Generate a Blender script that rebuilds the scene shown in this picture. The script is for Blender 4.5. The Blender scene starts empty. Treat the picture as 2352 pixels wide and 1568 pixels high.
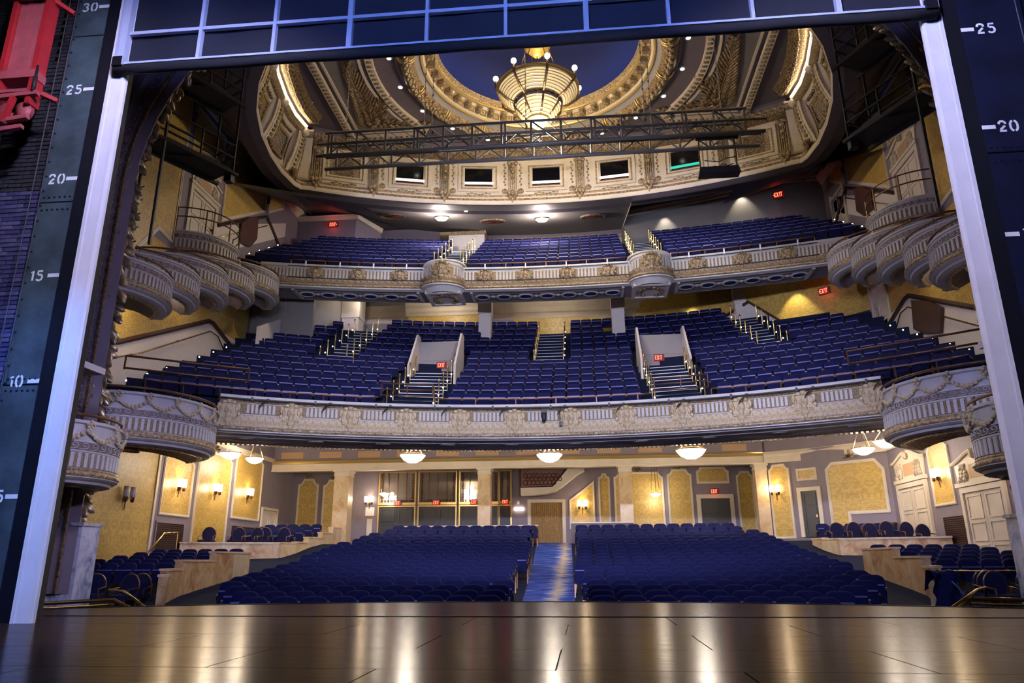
import bpy, math, random
from mathutils import Matrix, Vector
random.seed(7)
sc = bpy.context.scene
col = sc.collection
PI = math.pi
sin, cos, rad, sqrt = math.sin, math.cos, math.radians, math.sqrt

# ---------------------------------------------------------------- camera, world, exposure
CAM = (1.382, -8.930, 0.692)
YAW, PITCH, ROLL = -0.0950676, 0.2925457, -0.0047271
_f = Vector((sin(YAW)*cos(PITCH), cos(YAW)*cos(PITCH), sin(PITCH)))
_r = Vector((cos(YAW), -sin(YAW), 0)); _u = _r.cross(_f)
_r2 = _r*cos(ROLL)+_u*sin(ROLL); _u2 = -_r*sin(ROLL)+_u*cos(ROLL)
cd = bpy.data.cameras.new('camera'); co = bpy.data.objects.new('camera', cd); col.objects.link(co)
cd.sensor_width = 36; cd.lens = 36*1679.76/2352; cd.clip_end = 200; cd.clip_start = .05
co.matrix_world = Matrix(((_r2.x,_u2.x,-_f.x,CAM[0]),(_r2.y,_u2.y,-_f.y,CAM[1]),(_r2.z,_u2.z,-_f.z,CAM[2]),(0,0,0,1)))
sc.camera = co
w = bpy.data.worlds.new('world'); sc.world = w; w.use_nodes = True
w.node_tree.nodes['Background'].inputs[0].default_value = (.02,.02,.03,1)
w.node_tree.nodes['Background'].inputs[1].default_value = .05
vs = sc.view_settings
vs.view_transform = 'Standard'; vs.look = 'None'; vs.gamma = 1; vs.use_curve_mapping = False
vs.exposure = 0.0
sc.cycles.max_bounces = 4; sc.cycles.diffuse_bounces = 3; sc.cycles.glossy_bounces = 2; sc.cycles.adaptive_threshold = .08; sc.cycles.use_light_tree = False

def lamp(kind, loc, power, color, size=.1, target=None, spot=60, blend=.5, parent=None, name='lamp'):
    d = bpy.data.lights.new(name, kind); d.energy = power; d.color = color
    if kind == 'AREA': d.size = size
    else: d.shadow_soft_size = size
    if kind == 'SPOT': d.spot_size = rad(spot); d.spot_blend = blend
    o = bpy.data.objects.new(name, d); col.objects.link(o); o.location = loc
    if target is not None:
        o.rotation_euler = (Vector(target)-Vector(loc)).to_track_quat('-Z','Y').to_euler()
    if parent: o.parent = parent
    return o
WARM = (1,.72,.42); WHITE = (1,.9,.76); LAV = (.70,.67,1.0); BLUE = (.16,.24,1.0)
# stage work lights hung over the stage behind the fire curtain (blue and lavender)
lamp('SPOT', (-.6,-6.,9.5), 3700, LAV, .25, (-5.7,0,4.), 70, .6, name='stage_work_light')
lamp('SPOT', (1.8,-6.,9.5), 3500, LAV, .25, (6.6,0,4.), 70, .6, name='stage_work_light')
lamp('SPOT', (.5,-7.5,8.), 2600, (.22,.34,1.0), .25, (.5,0,9.), 100, .6, name='stage_work_light')
lamp('SPOT', (-3.5,-5.,6.5), 2200, (.08,.30,1.0), .2, (-6.1,0,1.9), 40, .8, name='stage_work_light')
lamp('SPOT', (-3.2,-4.,10.), 260, (1,.82,.8), .2, (-6.6,-.6,7.8), 45, .7, name='stage_work_light')
# stage wash hung just upstage of the fire curtain, shining out under it into the house
for x in (-3.2,.44,4.1):
    lamp('SPOT', (x,-.45,7.40), 5200, (.72,.72,1.0), .03, (x*.6,17.5,6.0), 76, .6, name='stage_wash')
lamp('SPOT', (5.2,-1.6,6.6), 5200, (.62,.58,1.0), .2, (-9.8,8.,6.), 46, .7, name='stage_side_wash')
lamp('SPOT', (-4.4,-1.6,6.6), 4200, (.62,.58,1.0), .2, (11.8,14.,8.), 40, .7, name='stage_side_wash')
# wash lights behind the front-of-house truss
for x in (-6.5,-2.2,2.2,6.5):
    lamp('SPOT', (x,17.2,15.6), 420, (.80,.80,1.0), .3, (x*1.3,20.5,7.), 95, .8, name='truss_wash')
    lamp('SPOT', (x,17.2,16.0), 700, (.72,.74,1.0), .3, (x*1.1,25.5,15.5), 80, .8, name='truss_wash')

# ---------------------------------------------------------------- materials
def new_mat(name):
    m = bpy.data.materials.new(name); m.use_nodes = True
    nt = m.node_tree; return m, nt, nt.nodes['Principled BSDF']
def N(nt, t, **k):
    n = nt.nodes.new(t)
    for a, b in k.items(): setattr(n, a, b)
    return n
def mat(name, c, rough=.6, metal=0., noise=0., nscale=4., bump=0., bscale=20., spec=.5, sheen=0., c2=None, coat=0.):
    m, nt, b = new_mat(name)
    b.inputs['Roughness'].default_value = rough; b.inputs['Metallic'].default_value = metal
    b.inputs['Specular IOR Level'].default_value = spec
    if coat: b.inputs['Coat Weight'].default_value = coat
    if sheen:
        b.inputs['Sheen Weight'].default_value = sheen; b.inputs['Sheen Roughness'].default_value = .4
        b.inputs['Sheen Tint'].default_value = (.35,.4,1,1)
    tc = N(nt,'ShaderNodeTexCoord')
    if noise or c2:
        tx = N(nt,'ShaderNodeTexNoise'); tx.inputs['Scale'].default_value = nscale; tx.inputs['Detail'].default_value = 6
        nt.links.new(tc.outputs['Object'], tx.inputs['Vector'])
        rp = N(nt,'ShaderNodeValToRGB')
        if c2 is None: c2 = tuple(x*(1-noise) for x in c)
        rp.color_ramp.elements[0].position = .35; rp.color_ramp.elements[1].position = .65
        rp.color_ramp.elements[0].color = (*c2,1); rp.color_ramp.elements[1].color = (*c,1)
        nt.links.new(tx.outputs['Fac'], rp.inputs[0]); nt.links.new(rp.outputs[0], b.inputs['Base Color'])
    else: b.inputs['Base Color'].default_value = (*c,1)
    if bump:
        bx = N(nt,'ShaderNodeTexNoise'); bx.inputs['Scale'].default_value = bscale; bx.inputs['Detail'].default_value = 3
        nt.links.new(tc.outputs['Object'], bx.inputs['Vector'])
        bp = N(nt,'ShaderNodeBump'); bp.inputs['Strength'].default_value = bump; bp.inputs['Distance'].default_value = .03
        nt.links.new(bx.outputs['Fac'], bp.inputs['Height']); nt.links.new(bp.outputs[0], b.inputs['Normal'])
    return m
def emit(name, c, s):
    m, nt, b = new_mat(name)
    b.inputs['Base Color'].default_value = (*c,1); b.inputs['Emission Color'].default_value = (*c,1)
    b.inputs['Emission Strength'].default_value = s
    return m
def damask(name, ca, cb, axis, per=.62, tall=1.0):
    """woven wallpaper: mirrored repeat of a warped leaf figure, printed flat in two golds"""
    m, nt, b = new_mat(name); b.inputs['Roughness'].default_value = .42
    b.inputs['Specular IOR Level'].default_value = .5
    tc = N(nt,'ShaderNodeTexCoord'); sp = N(nt,'ShaderNodeSeparateXYZ'); nt.links.new(tc.outputs['Object'], sp.inputs[0])
    def mth(op, a, bb=None):
        n = N(nt,'ShaderNodeMath', operation=op)
        for i, v in enumerate((a, bb)):
            if v is None: continue
            if isinstance(v, (int,float)): n.inputs[i].default_value = v
            else: nt.links.new(v, n.inputs[i])
        return n.outputs[0]
    src = sp.outputs[0] if axis == 'x' else sp.outputs[1]
    u = mth('PINGPONG', src, per); z = mth('FLOORED_MODULO', sp.outputs[2], tall*1.9)
    cb_ = N(nt,'ShaderNodeCombineXYZ'); nt.links.new(u, cb_.inputs[0]); nt.links.new(z, cb_.inputs[1])
    nz = N(nt,'ShaderNodeTexNoise'); nz.inputs['Scale'].default_value = 3.4; nz.inputs['Detail'].default_value = 2.5; nz.inputs['Distortion'].default_value = 2.6
    nt.links.new(cb_.outputs[0], nz.inputs['Vector'])
    rp = N(nt,'ShaderNodeValToRGB'); e = rp.color_ramp.elements
    e[0].position = .44; e[0].color = (*ca,1); e[1].position = .5; e[1].color = (*cb,1)
    x = e.new(.56); x.color = (*cb,1); x = e.new(.62); x.color = (*ca,1)
    nt.links.new(nz.outputs['Fac'], rp.inputs[0]); nt.links.new(rp.outputs[0], b.inputs['Base Color'])
    return m
def marble(name, a, c, d, scale=1.2):
    m, nt, b = new_mat(name); b.inputs['Roughness'].default_value = .28
    tc = N(nt,'ShaderNodeTexCoord'); mp = N(nt,'ShaderNodeMapping'); mp.inputs['Scale'].default_value = (1,1,.85)
    nt.links.new(tc.outputs['Object'], mp.inputs[0])
    nz = N(nt,'ShaderNodeTexNoise'); nz.inputs['Scale'].default_value = scale; nz.inputs['Detail'].default_value = 9; nz.inputs['Distortion'].default_value = .9
    nz.inputs['Roughness'].default_value = .68
    nt.links.new(mp.outputs[0], nz.inputs['Vector'])
    rp = N(nt,'ShaderNodeValToRGB'); e = rp.color_ramp.elements
    e[0].position = .36; e[0].color = (*c,1); e[1].position = .66; e[1].color = (*d,1); x = e.new(.5); x.color = (*a,1)
    nt.links.new(nz.outputs['Fac'], rp.inputs[0]); nt.links.new(rp.outputs[0], b.inputs['Base Color'])
    return m

MT = {
 'stage': None,
 'cream': mat('cream_plaster', (.62,.54,.43), .5, noise=.14, nscale=1.5),
 'cream_carved': mat('cream_carved', (.60,.50,.38), .5, noise=.4, nscale=9, bump=.8, bscale=22),
 'grey_plaster': mat('grey_plaster', (.47,.45,.44), .5, noise=.15, nscale=2),
 'white_paint': mat('white_paint', (.80,.78,.82), .45, noise=.06, nscale=3),
 'gilt': mat('antique_gilt', (.52,.40,.24), .36, metal=.45, noise=.6, nscale=14, c2=(.17,.115,.06), bump=.9, bscale=26),
 'gilt_dark': mat('bronze_gilt', (.40,.28,.15), .36, metal=.5, noise=.55, nscale=11, c2=(.10,.065,.035), bump=1., bscale=18),
 'gilt_smooth': mat('gilt_line', (.62,.45,.18), .32, metal=.7),
 'mauve': mat('mauve_wall', (.20,.165,.20), .65, noise=.08, nscale=3),
 'mauve_dark': mat('mauve_dark', (.125,.10,.118), .7, noise=.1, nscale=2),
 'taupe': mat('taupe_plaster', (.20,.185,.175), .6, noise=.1, nscale=2),
 'greywall': mat('grey_wall', (.26,.24,.24), .6, noise=.06, nscale=2),
 'damx': damask('gold_damask_back', (.52,.36,.085), (.40,.255,.065), 'x'),
 'damy': damask('gold_damask_side', (.52,.36,.085), (.40,.255,.065), 'y'),
 'wains': mat('white_wainscot', (.62,.56,.52), .45, noise=.05),
 'brown': mat('brown_wood', (.065,.03,.022), .4, noise=.3, nscale=5),
 'maroon': mat('brown_slot', (.17,.11,.09), .6),
 'slotgold': mat('bead_slot', (.36,.25,.12), .45, metal=.3, noise=.6, nscale=30, bump=.8, bscale=40),
 'door': mat('grey_door', (.034,.035,.041), .45),
 'marble': marble('sienna_marble', (.48,.31,.14), (.30,.15,.06), (.58,.45,.30), 1.9),
 'marble_pale': marble('cream_marble', (.55,.41,.24), (.45,.27,.12), (.60,.50,.36), 1.6),
 'marble_blue': marble('blue_grey_marble', (.42,.45,.55), (.10,.13,.24), (.6,.62,.70), 1.5),
 'marble_green': marble('dark_green_marble', (.03,.04,.04), (.01,.012,.014), (.10,.12,.12), 3),
 'velvet': mat('navy_velvet', (.0035,.0055,.050), .85, sheen=.05, noise=.25, nscale=10, spec=.2),
 'velvet_dark': mat('navy_velvet_dark', (.008,.009,.045), .8, sheen=.12, noise=.25, nscale=10, spec=.2),
 'pan': mat('lip_glint_blue', (.10,.10,.30), .35, spec=.5),
 'brass': mat('brass', (.62,.44,.18), .25, metal=1.),
 'bronze': mat('bronze_rail', (.16,.085,.05), .35, metal=.7),
 'darkmetal': mat('black_metal', (.012,.012,.013), .5),
 'truss': mat('grey_truss_paint', (.20,.20,.22), .42, metal=.3),
 'chain': mat('steel_chain', (.5,.5,.52), .3, metal=1.),
 'black': mat('black_paint', (.006,.007,.014), .5, noise=.5, nscale=6),
 'blackcloth': mat('black_duct_cloth', (.008,.008,.012), .85),
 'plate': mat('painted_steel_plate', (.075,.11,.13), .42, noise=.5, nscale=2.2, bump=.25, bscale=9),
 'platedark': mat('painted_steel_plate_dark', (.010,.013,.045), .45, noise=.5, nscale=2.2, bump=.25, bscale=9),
 'stencil': mat('stencil_paint', (.85,.86,.88), .6),
 'brick': mat('painted_brick', (.075,.07,.19), .6, noise=.5, nscale=7, bump=.6, bscale=18),
 'brick_lit_b': mat('painted_brick_lit_b', (.050,.047,.13), .6, noise=.5, nscale=7, bump=.6, bscale=18),
 'brick_lit_c': mat('painted_brick_lit_c', (.105,.098,.22), .6, noise=.5, nscale=7, bump=.6, bscale=18),
 'brickunlit': mat('painted_brick_unlit', (.032,.032,.04), .6, noise=.5, nscale=7, bump=.6, bscale=18),
 'mortar': mat('painted_mortar', (.035,.035,.075), .8),
 'red': mat('red_enamel', (.42,.02,.03), .42, noise=.2, nscale=4),
 'redpale': mat('worn_red_enamel', (.42,.09,.11), .5, noise=.2, nscale=5),
 'curtain': mat('fire_curtain_cloth', (.011,.013,.030), .75, noise=.3, nscale=1.2, bump=.15, bscale=3),
 'steelblue': mat('pale_steel_angle', (.42,.46,.62), .45),
 'stair': mat('stair_carpet', (.006,.012,.045), .95, c2=(.012,.016,.026), nscale=6, spec=.1),
 'steplight': emit('step_light', (1,.93,.8), 14),
 'nosing': mat('nosing_metal', (.5,.5,.5), .35, metal=.6),
 'tan': mat('tan_panel', (.42,.26,.14), .6),
 'drape': mat('gold_drape', (.36,.22,.085), .7, noise=.3, nscale=8),
 'ironred': mat('carved_mahogany', (.12,.035,.022), .4, noise=.5, nscale=9, bump=.9, bscale=12),
 'glassblack': mat('dark_glass', (.004,.004,.005), .12),
 'oculus': mat('midnight_blue_dome', (.002,.016,.17), .7, noise=.12, nscale=.7),
 'garland': mat('gilded_leaf', (.50,.40,.27), .28, metal=.85, noise=.5, nscale=5, bump=.3, bscale=14),
 'rail_ivory': mat('ivory_trim', (.66,.56,.42), .5),
 'exit': emit('exit_letters', (1,.16,.08), 3.2),
 'exitbox': mat('exit_housing', (.14,.01,.008), .5),
 'bulb': emit('lamp_glass', (1,.86,.66), 10),
 'bowl': emit('bowl_lamp_glass', (1,.88,.74), 12),
 'down': emit('downlight_lens', (1,.92,.86), 14),
 'cove': emit('cove_tube', (1,.80,.52), 16),
 'white_light': emit('work_tube', (1,.85,.72), 1.3),
 'green_light': emit('green_tube', (.03,.6,.45), .5),
 'paper': mat('notice_paper', (.6,.55,.6), .7),
 'mirrorglass': mat('window_glass', (.25,.22,.2), .08, metal=.6),
}
# ---------------------------------------------------------------- mesh helpers
class M:
    def __init__(s): s.v = []; s.f = []
    def add(s, vs, fs):
        o = len(s.v); s.v += vs; s.f += [tuple(i+o for i in f) for f in fs]; return s
    def hexa(s, p):
        return s.add(list(p), [(0,3,2,1),(4,5,6,7),(0,1,5,4),(1,2,6,5),(2,3,7,6),(3,0,4,7)])
    def box(s, x0,y0,z0,x1,y1,z1):
        return s.hexa([(x0,y0,z0),(x1,y0,z0),(x1,y1,z0),(x0,y1,z0),(x0,y0,z1),(x1,y0,z1),(x1,y1,z1),(x0,y1,z1)])
    def bar(s, a, b, w, h=None, up=(0,0,1)):
        h = h or w; a = Vector(a); b = Vector(b); d = (b-a).normalized(); up = Vector(up)
        if abs(d.dot(up)) > .98: up = Vector((0,1,0))
        r = d.cross(up).normalized()*w/2; u = r.cross(d).normalized()*h/2
        return s.hexa([tuple(x) for x in (a-r-u,a+r-u,a+r+u,a-r+u,b-r-u,b+r-u,b+r+u,b-r+u)])
    def grid(s, rows, close=False):
        n = len(rows[0]); o = len(s.v)
        for r in rows: s.v += [tuple(p) for p in r]
        for i in range(len(rows)-1):
            for j in range(n if close else n-1):
                k = (j+1) % n
                s.f.append((o+i*n+j, o+i*n+k, o+(i+1)*n+k, o+(i+1)*n+j))
        return s
    def lathe(s, prof, c=(0,0,0), n=16, a0=0, a1=2*PI):
        full = abs(a1-a0-2*PI) < 1e-6; m = n if full else n+1
        rows = [[(c[0]+r*cos(a0+(a1-a0)*j/n), c[1]+r*sin(a0+(a1-a0)*j/n), c[2]+z) for j in range(m)] for r, z in prof]
        return s.grid(rows, full)
    def tube(s, pts, r, n=6, closed=False):
        P = [Vector(p) for p in pts]; rows = []; prev = None
        for i, p in enumerate(P):
            if closed: d = P[(i+1)%len(P)]-P[i-1]
            else: d = P[min(i+1,len(P)-1)]-P[max(i-1,0)]
            d.normalize()
            up = Vector((0,0,1)) if abs(d.z) < .95 else Vector((0,1,0))
            a = d.cross(up).normalized()
            if prev is not None and a.dot(prev) < 0: a = -a
            prev = a; b = d.cross(a)
            rows.append([tuple(p+(a*cos(2*PI*j/n)+b*sin(2*PI*j/n))*r) for j in range(n)])
        if closed: rows.append(rows[0])
        else:
            o = len(s.v)
        s.grid(rows, True)
        if not closed:
            s.f.append(tuple(range(o, o+n))[::-1]); k = len(s.v)-n; s.f.append(tuple(range(k, k+n)))
        return s
    def sweep(s, path, prof):
        return s.grid([[(x+nx*o, y+ny*o, z) for (o, z) in prof] for (x,y,nx,ny) in path])
    def prism(s, poly, d, base=(0,0,0), U=(1,0,0), V=(0,0,1)):
        """polygon (u,v) extruded by vector d"""
        b = Vector(base); U = Vector(U); V = Vector(V); d = Vector(d); n = len(poly)
        a = [tuple(b+U*u+V*v) for u, v in poly]; c = [tuple(Vector(p)+d) for p in a]
        return s.add(a+c, [tuple(range(n))[::-1], tuple(range(n,2*n))]+[(i,(i+1)%n,n+(i+1)%n,n+i) for i in range(n)])
    def frame(s, outer, inner, d, base=(0,0,0), U=(1,0,0), V=(0,0,1)):
        b = Vector(base); U = Vector(U); V = Vector(V); d = Vector(d); n = len(outer)
        q = lambda L, e: [tuple(b+U*u+V*v+e) for u, v in L]
        z = Vector((0,0,0))
        vs = q(outer,z)+q(inner,z)+q(outer,d)+q(inner,d); fs = []
        for i in range(n):
            j = (i+1) % n
            fs += [(2*n+i,2*n+j,3*n+j,3*n+i),(i,j,2*n+j,2*n+i),(n+i,n+j,3*n+j,3*n+i),(i,j,n+j,n+i)]
        return s.add(vs, fs)
    def mesh(s, name, m, smooth=False):
        me = bpy.data.meshes.new(name); me.from_pydata(s.v, [], s.f)
        if m is not None: me.materials.append(MT[m] if isinstance(m, str) else m)
        if smooth: me.shade_smooth()
        me.update(); return me
def link(name, data, parent=None, mw=None):
    o = bpy.data.objects.new(name, data); col.objects.link(o)
    if parent is not None: o.parent = parent
    if mw is not None: o.matrix_local = mw
    return o
def mk(name, b, m, parent=None, smooth=False): return link(name, b.mesh(name, m, smooth), parent)
def tag(o, label=None, cat=None, group=None, kind=None):
    if label: o['label'] = label
    if cat: o['category'] = cat
    if group: o['group'] = group
    if kind: o['kind'] = kind
    return o
def struct(name, b, m, label=None, smooth=False, cat=None):
    o = mk(name, b, m, None, smooth); o['kind'] = 'structure'
    if label: o['label'] = label; o['category'] = cat or name.split('_')[0]
    return o
def empty(name, loc=(0,0,0), rz=0):
    o = bpy.data.objects.new(name, None); col.objects.link(o); o.location = loc; o.rotation_euler = (0,0,rz); o.empty_display_size = .1
    return o
def TR(x, y, z, rz=0, s=1, rx=0): return Matrix.Translation((x,y,z)) @ Matrix.Rotation(rz,4,'Z') @ Matrix.Rotation(rx,4,'X') @ Matrix.Diagonal((s,s,s,1) if isinstance(s,(int,float)) else (*s,1))
def copy_tree(o, parent=None):
    c = o.copy(); col.objects.link(c); c.parent = parent
    for ch in list(o.children): copy_tree(ch, c)
    return c
def arc(R, a0, a1, n, cy, flip=False):
    """plan arc about (0,cy); angle measured from +Y; normal toward the stage"""
    out = []
    for i in range(n+1):
        a = a0+(a1-a0)*i/n; out.append((R*sin(a), cy+R*cos(a), -sin(a), -cos(a)))
    return out
def bow(cx, cy, R, a0, a1, n):
    """convex plan arc about (cx,cy), normal outward; angles in standard XY"""
    return [(cx+R*cos(a0+(a1-a0)*i/n), cy+R*sin(a0+(a1-a0)*i/n), cos(a0+(a1-a0)*i/n), sin(a0+(a1-a0)*i/n)) for i in range(n+1)]
ORD = ['front','second','third','fourth','fifth','sixth','seventh','eighth','ninth','tenth','eleventh','twelfth','thirteenth','fourteenth','fifteenth','sixteenth','seventeenth','eighteenth','nineteenth','twentieth','twenty-first','twenty-second','twenty-third','twenty-fourth','twenty-fifth','twenty-sixth','twenty-seventh']
NTH = ['first']+ORD[1:]
SIDE = {-1:'left', 1:'right'}

# ---------------------------------------------------------------- stage floor
def stage_mat():
    m, nt, b = new_mat('stage_hardboard')
    tc = N(nt,'ShaderNodeTexCoord'); mp = N(nt,'ShaderNodeMapping'); mp.inputs['Scale'].default_value = (1,5,1)
    nt.links.new(tc.outputs['Object'], mp.inputs[0])
    nz = N(nt,'ShaderNodeTexNoise'); nz.inputs['Scale'].default_value = 3; nz.inputs['Detail'].default_value = 8
    nt.links.new(mp.outputs[0], nz.inputs['Vector'])
    rp = N(nt,'ShaderNodeValToRGB'); rp.color_ramp.elements[0].color = (.022,.013,.010,1); rp.color_ramp.elements[1].color = (.058,.036,.028,1)
    nt.links.new(nz.outputs['Fac'], rp.inputs[0]); nt.links.new(rp.outputs[0], b.inputs['Base Color'])
    r2 = N(nt,'ShaderNodeMapRange'); r2.inputs[3].default_value = .15; r2.inputs[4].default_value = .25
    nt.links.new(nz.outputs['Fac'], r2.inputs[0]); nt.links.new(r2.outputs[0], b.inputs['Roughness'])
    b.inputs['Specular IOR Level'].default_value = .5; b.inputs['IOR'].default_value = 1.07
    bp = N(nt,'ShaderNodeBump'); bp.inputs['Strength'].default_value = .05; bp.inputs['Distance'].default_value = .004
    n2 = N(nt,'ShaderNodeTexNoise'); n2.inputs['Scale'].default_value = 1.1; n2.inputs['Detail'].default_value = 2
    nt.links.new(tc.outputs['Object'], n2.inputs['Vector'])
    nt.links.new(n2.outputs['Fac'], bp.inputs['Height']); nt.links.new(bp.outputs[0], b.inputs['Normal'])
    return m
MT['stage'] = stage_mat()
fl = struct('floor_stage', M().box(-9.5,-14,-.5,10,1.24,-.012), 'black', 'dark brown hardboard stage floor in the foreground', cat='stage floor')
apron = [(-9.,1.26),(10.,1.26),(9.6,2.2)]+[(.5+x, 4.86-.036*x*x) for x in [7.4-.6*i for i in range(26)]]+[(-8.8,2.2)]
ap = struct('floor_apron', M().prism(apron, (0,0,-.25), (0,0,.008), (1,0,0), (0,1,0)), 'stage', 'curved apron along the front edge of the dark stage', cat='stage floor')
mk('groove_shadow', M().box(-9.2,1.245,-.02,10.2,1.262,.0085),'black',ap)  # black strip painted as the shadow gap of the floor groove
mk('front_lip', M().sweep([(.5+x, 4.86-.036*x*x, 0, 1) for x in [-7.8+.6*i for i in range(27)]], [(-.02,.018),(.03,.018),(.03,-.9),(-.02,-.9)]), 'black', ap)
pm = {}
for i in range(-3,8):
    for j in range(9):
        x0 = -8.6+1.22*2*(i+2)+(1.22 if j%2 else 0)-1.22; y1 = 1.24-1.22*j
        if x0 > 9.5 or x0 < -10: continue
        if 'p' not in pm: pm['p'] = M().hexa([(0.003,-1.217,-.012),(2.437,-1.217,-.012),(2.437,-.003,-.012),(.003,-.003,-.012),(.006,-1.214,0),(2.434,-1.214,0),(2.434,-.006,0),(.006,-.006,0)]).mesh('floor_panel','stage')
        link('floor_panel', pm['p'], fl, TR(x0,y1,0))

# ---------------------------------------------------------------- proscenium (stage side, plane y = 0)
LX, RX = -5.845, 6.715
for s, e, nm in ((-1, LX, 'left'), (1, RX, 'right')):
    wl = struct('wall_proscenium_'+nm, M().box(min(e+s*.0,e+s*6),.02,0,max(e,e+s*6),.34,14), 'brickunlit' if s<0 else 'black', f'dark brick proscenium wall at the {nm} of the stage', cat='wall')
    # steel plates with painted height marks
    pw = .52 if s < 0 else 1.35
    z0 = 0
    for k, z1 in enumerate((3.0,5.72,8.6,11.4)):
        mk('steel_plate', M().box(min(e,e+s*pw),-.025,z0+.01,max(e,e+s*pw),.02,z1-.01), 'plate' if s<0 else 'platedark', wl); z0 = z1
    bm_ = M().lathe([(.0,.02),(.014,.016),(.018,0)], n=6).mesh('rivet','platedark')
    for k in range(46):
        link('rivet', bm_, wl, TR(e+s*(pw-.03), -.025, .15+.24*k, 0, 1, PI/2))
    for zz in (5.60,5.80,2.92,3.08):
        for k in range(6): link('rivet', bm_, wl, TR(e+s*(.06+.08*k), -.025, zz, 0, 1, PI/2))
    # black edge strip and white jamb board
    mk('edge_strip', M().box(min(e,e-s*.215),-.03,0,max(e,e-s*.215),.5,12), 'black', wl)
    j = M(); a, c = e-s*.215, e-s*.215-s*.262
    prof = [(a,-.02),(a-s*.0,-.05),(a-s*.05,-.05),(a-s*.06,-.035),(a-s*.20,-.03),(a-s*.21,-.05),(a-s*.24,-.05),(a-s*.25,-.02),(c,.0),(c,.05)]
    j.grid([[(x,y,z) for x, y in prof] for z in (0,4,8,12)])
    mk('jamb_board', j, 'white_paint', wl, False)
# stencilled numbers
def digit(ch):
    S = {'0': [[(0.04,.2),(.0,.32),(0,.68),(.04,.8),(.12,.95),(.24,1.)],[(.36,1.),(.48,.95),(.56,.8),(.6,.68),(.6,.32),(.56,.2),(.48,.05),(.36,0)],[(.24,0),(.12,.05),(.04,.2)]],
         '1': [[(.08,.82),(.3,1.),(.3,0)]],
         '2': [[(.02,.72),(.06,.9),(.2,1.),(.4,1.),(.55,.9),(.58,.7)],[(.52,.55),(.3,.35),(.1,.15)],[(.0,.02),(.6,.02)]],
         '3': [[(.02,.8),(.1,.95),(.3,1.),(.5,.93),(.56,.78),(.48,.6),(.3,.53)],[(.36,.5),(.52,.42),(.58,.24),(.48,.06),(.3,0),(.1,.05),(.02,.2)]],
         '5': [[(.56,.98),(.1,.98),(.08,.6)],[(.12,.56),(.3,.62),(.5,.54),(.58,.34),(.5,.1),(.3,0),(.1,.04),(.0,.16)]]}
    b = M()
    for st in S[ch]:
        rows = []
        for i, (x,z) in enumerate(st):
            p, q = st[max(i-1,0)], st[min(i+1,len(st)-1)]
            dx, dz = q[0]-p[0], q[1]-p[1]; l = sqrt(dx*dx+dz*dz); nx, nz = -dz/l*.105, dx/l*.105
            rows.append([(x-nx,0,z-nz),(x+nx,0,z+nz)])
        b.grid(rows)
    return b
DM = {c: digit(c).mesh('painted_digit','stencil') for c in '01235'}
for s, e, nm, vals in ((-1, LX, 'left', (5,10,15,20,25,30)), (1, RX, 'right', (10,15,20,25))):
    for v in vals:
        z = v*.3048
        wrd = {5:'five',10:'ten',15:'fifteen',20:'twenty',25:'twenty-five',30:'thirty'}[v]
        t = empty('height_mark', (e, -.03, z))
        tag(t, f'white stencilled figure {wrd} with its dash, {nm} proscenium edge', 'height mark', 'stencilled height marks')
        mk('dash', M().box(min(0,s*.17),-.002,-.028,max(0,s*.17),.002,.028), 'stencil', t)
        txt = str(v); sz = .145; wd = .6*sz+.055
        x = -.19-wd*len(txt)+.04 if s < 0 else .21
        for c in txt:
            link('numeral', DM[c], t, TR(x,-.002,-.07,0,(sz,1,sz))); x += wd*(.72 if c == '1' else 1)
# exposed brick courses beside the left plate
br = M()
MTR = struct('wall_brick_left', M().box(-8.2,-.03,0,LX-.525,.02,12), 'mortar', 'painted brick wall left of the steel plates', cat='wall')
bms = [M().hexa([(.005,-.016-d,.005),(.199,-.018-d,.005),(.2,0,.004),(.004,0,.004),(.005,-.018-d,.061),(.199,-.016-d,.061),(.2,0,.062),(.004,0,.062)]).mesh('brick', m) for m, d in (('brick',0),('brick_lit_b',.006),('brick_lit_c',.012),('brickunlit',0),('brickunlit',.006),('brickunlit',.012))]
rest = M(); cand = []
for r in range(0,150):
    z = .2+.068*r
    for i in range(9):
        x = LX-.53-.205*(i+1)+(.1 if r%2 else 0)
        if x+.2 > LX-.52: x = LX-.725
        if x+.2 > -(5.82+.208*z)-.05 and .6 < z < 9.9: cand.append((abs(z-4.6), x, z))
cand.sort()
for q, (_, x, z) in enumerate(cand):
    if q < 300: link('brick', bms[random.randrange(3)+(0 if 1.6 < z < 5.9 else 3)], MTR, TR(x,-.03,z))  # lit band is put into the brick colours, unlit colour above and below
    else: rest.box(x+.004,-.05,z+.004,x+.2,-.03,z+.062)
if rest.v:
    o = mk('brickwork', rest, 'brickunlit', MTR); o['kind'] = 'stuff'

# ---------------------------------------------------------------- fire curtain, partly raised
fc = empty('fire_curtain', (.44,-.1,7.9)); tag(fc, 'raised fire curtain of dark cloth on a pale steel grid', 'curtain')
P = lambda x: x-.44
for k in range(10):
    x0 = -5.36+1.166*k; mk('cloth_panel', M().grid([[(P(x0+.01),.06,.06+z),(P(x0+.4),.075,.06+z),(P(x0+.8),.055,.06+z),(P(x0+1.156),.06,.06+z)] for z in (0,.6,1.2,3.0)]), 'curtain', fc, True)
for k in range(11):
    x = -5.36+1.166*k; wv = .05 if k%3 else .075
    if k in (0,10): continue
    mk('upright', M().box(P(x-wv/2),-.04,.05,P(x+wv/2),.04,3.0), 'steelblue', fc)
for z in (.60,1.75,2.9):
    mk('girt', M().box(P(-5.36),-.03,z-.028,P(6.3),.03,z+.028), 'steelblue', fc)
mk('bottom_rail', M().box(P(-5.45),-.05,.03,P(6.35),.06,.065), 'steelblue', fc)
pd = []
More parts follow.
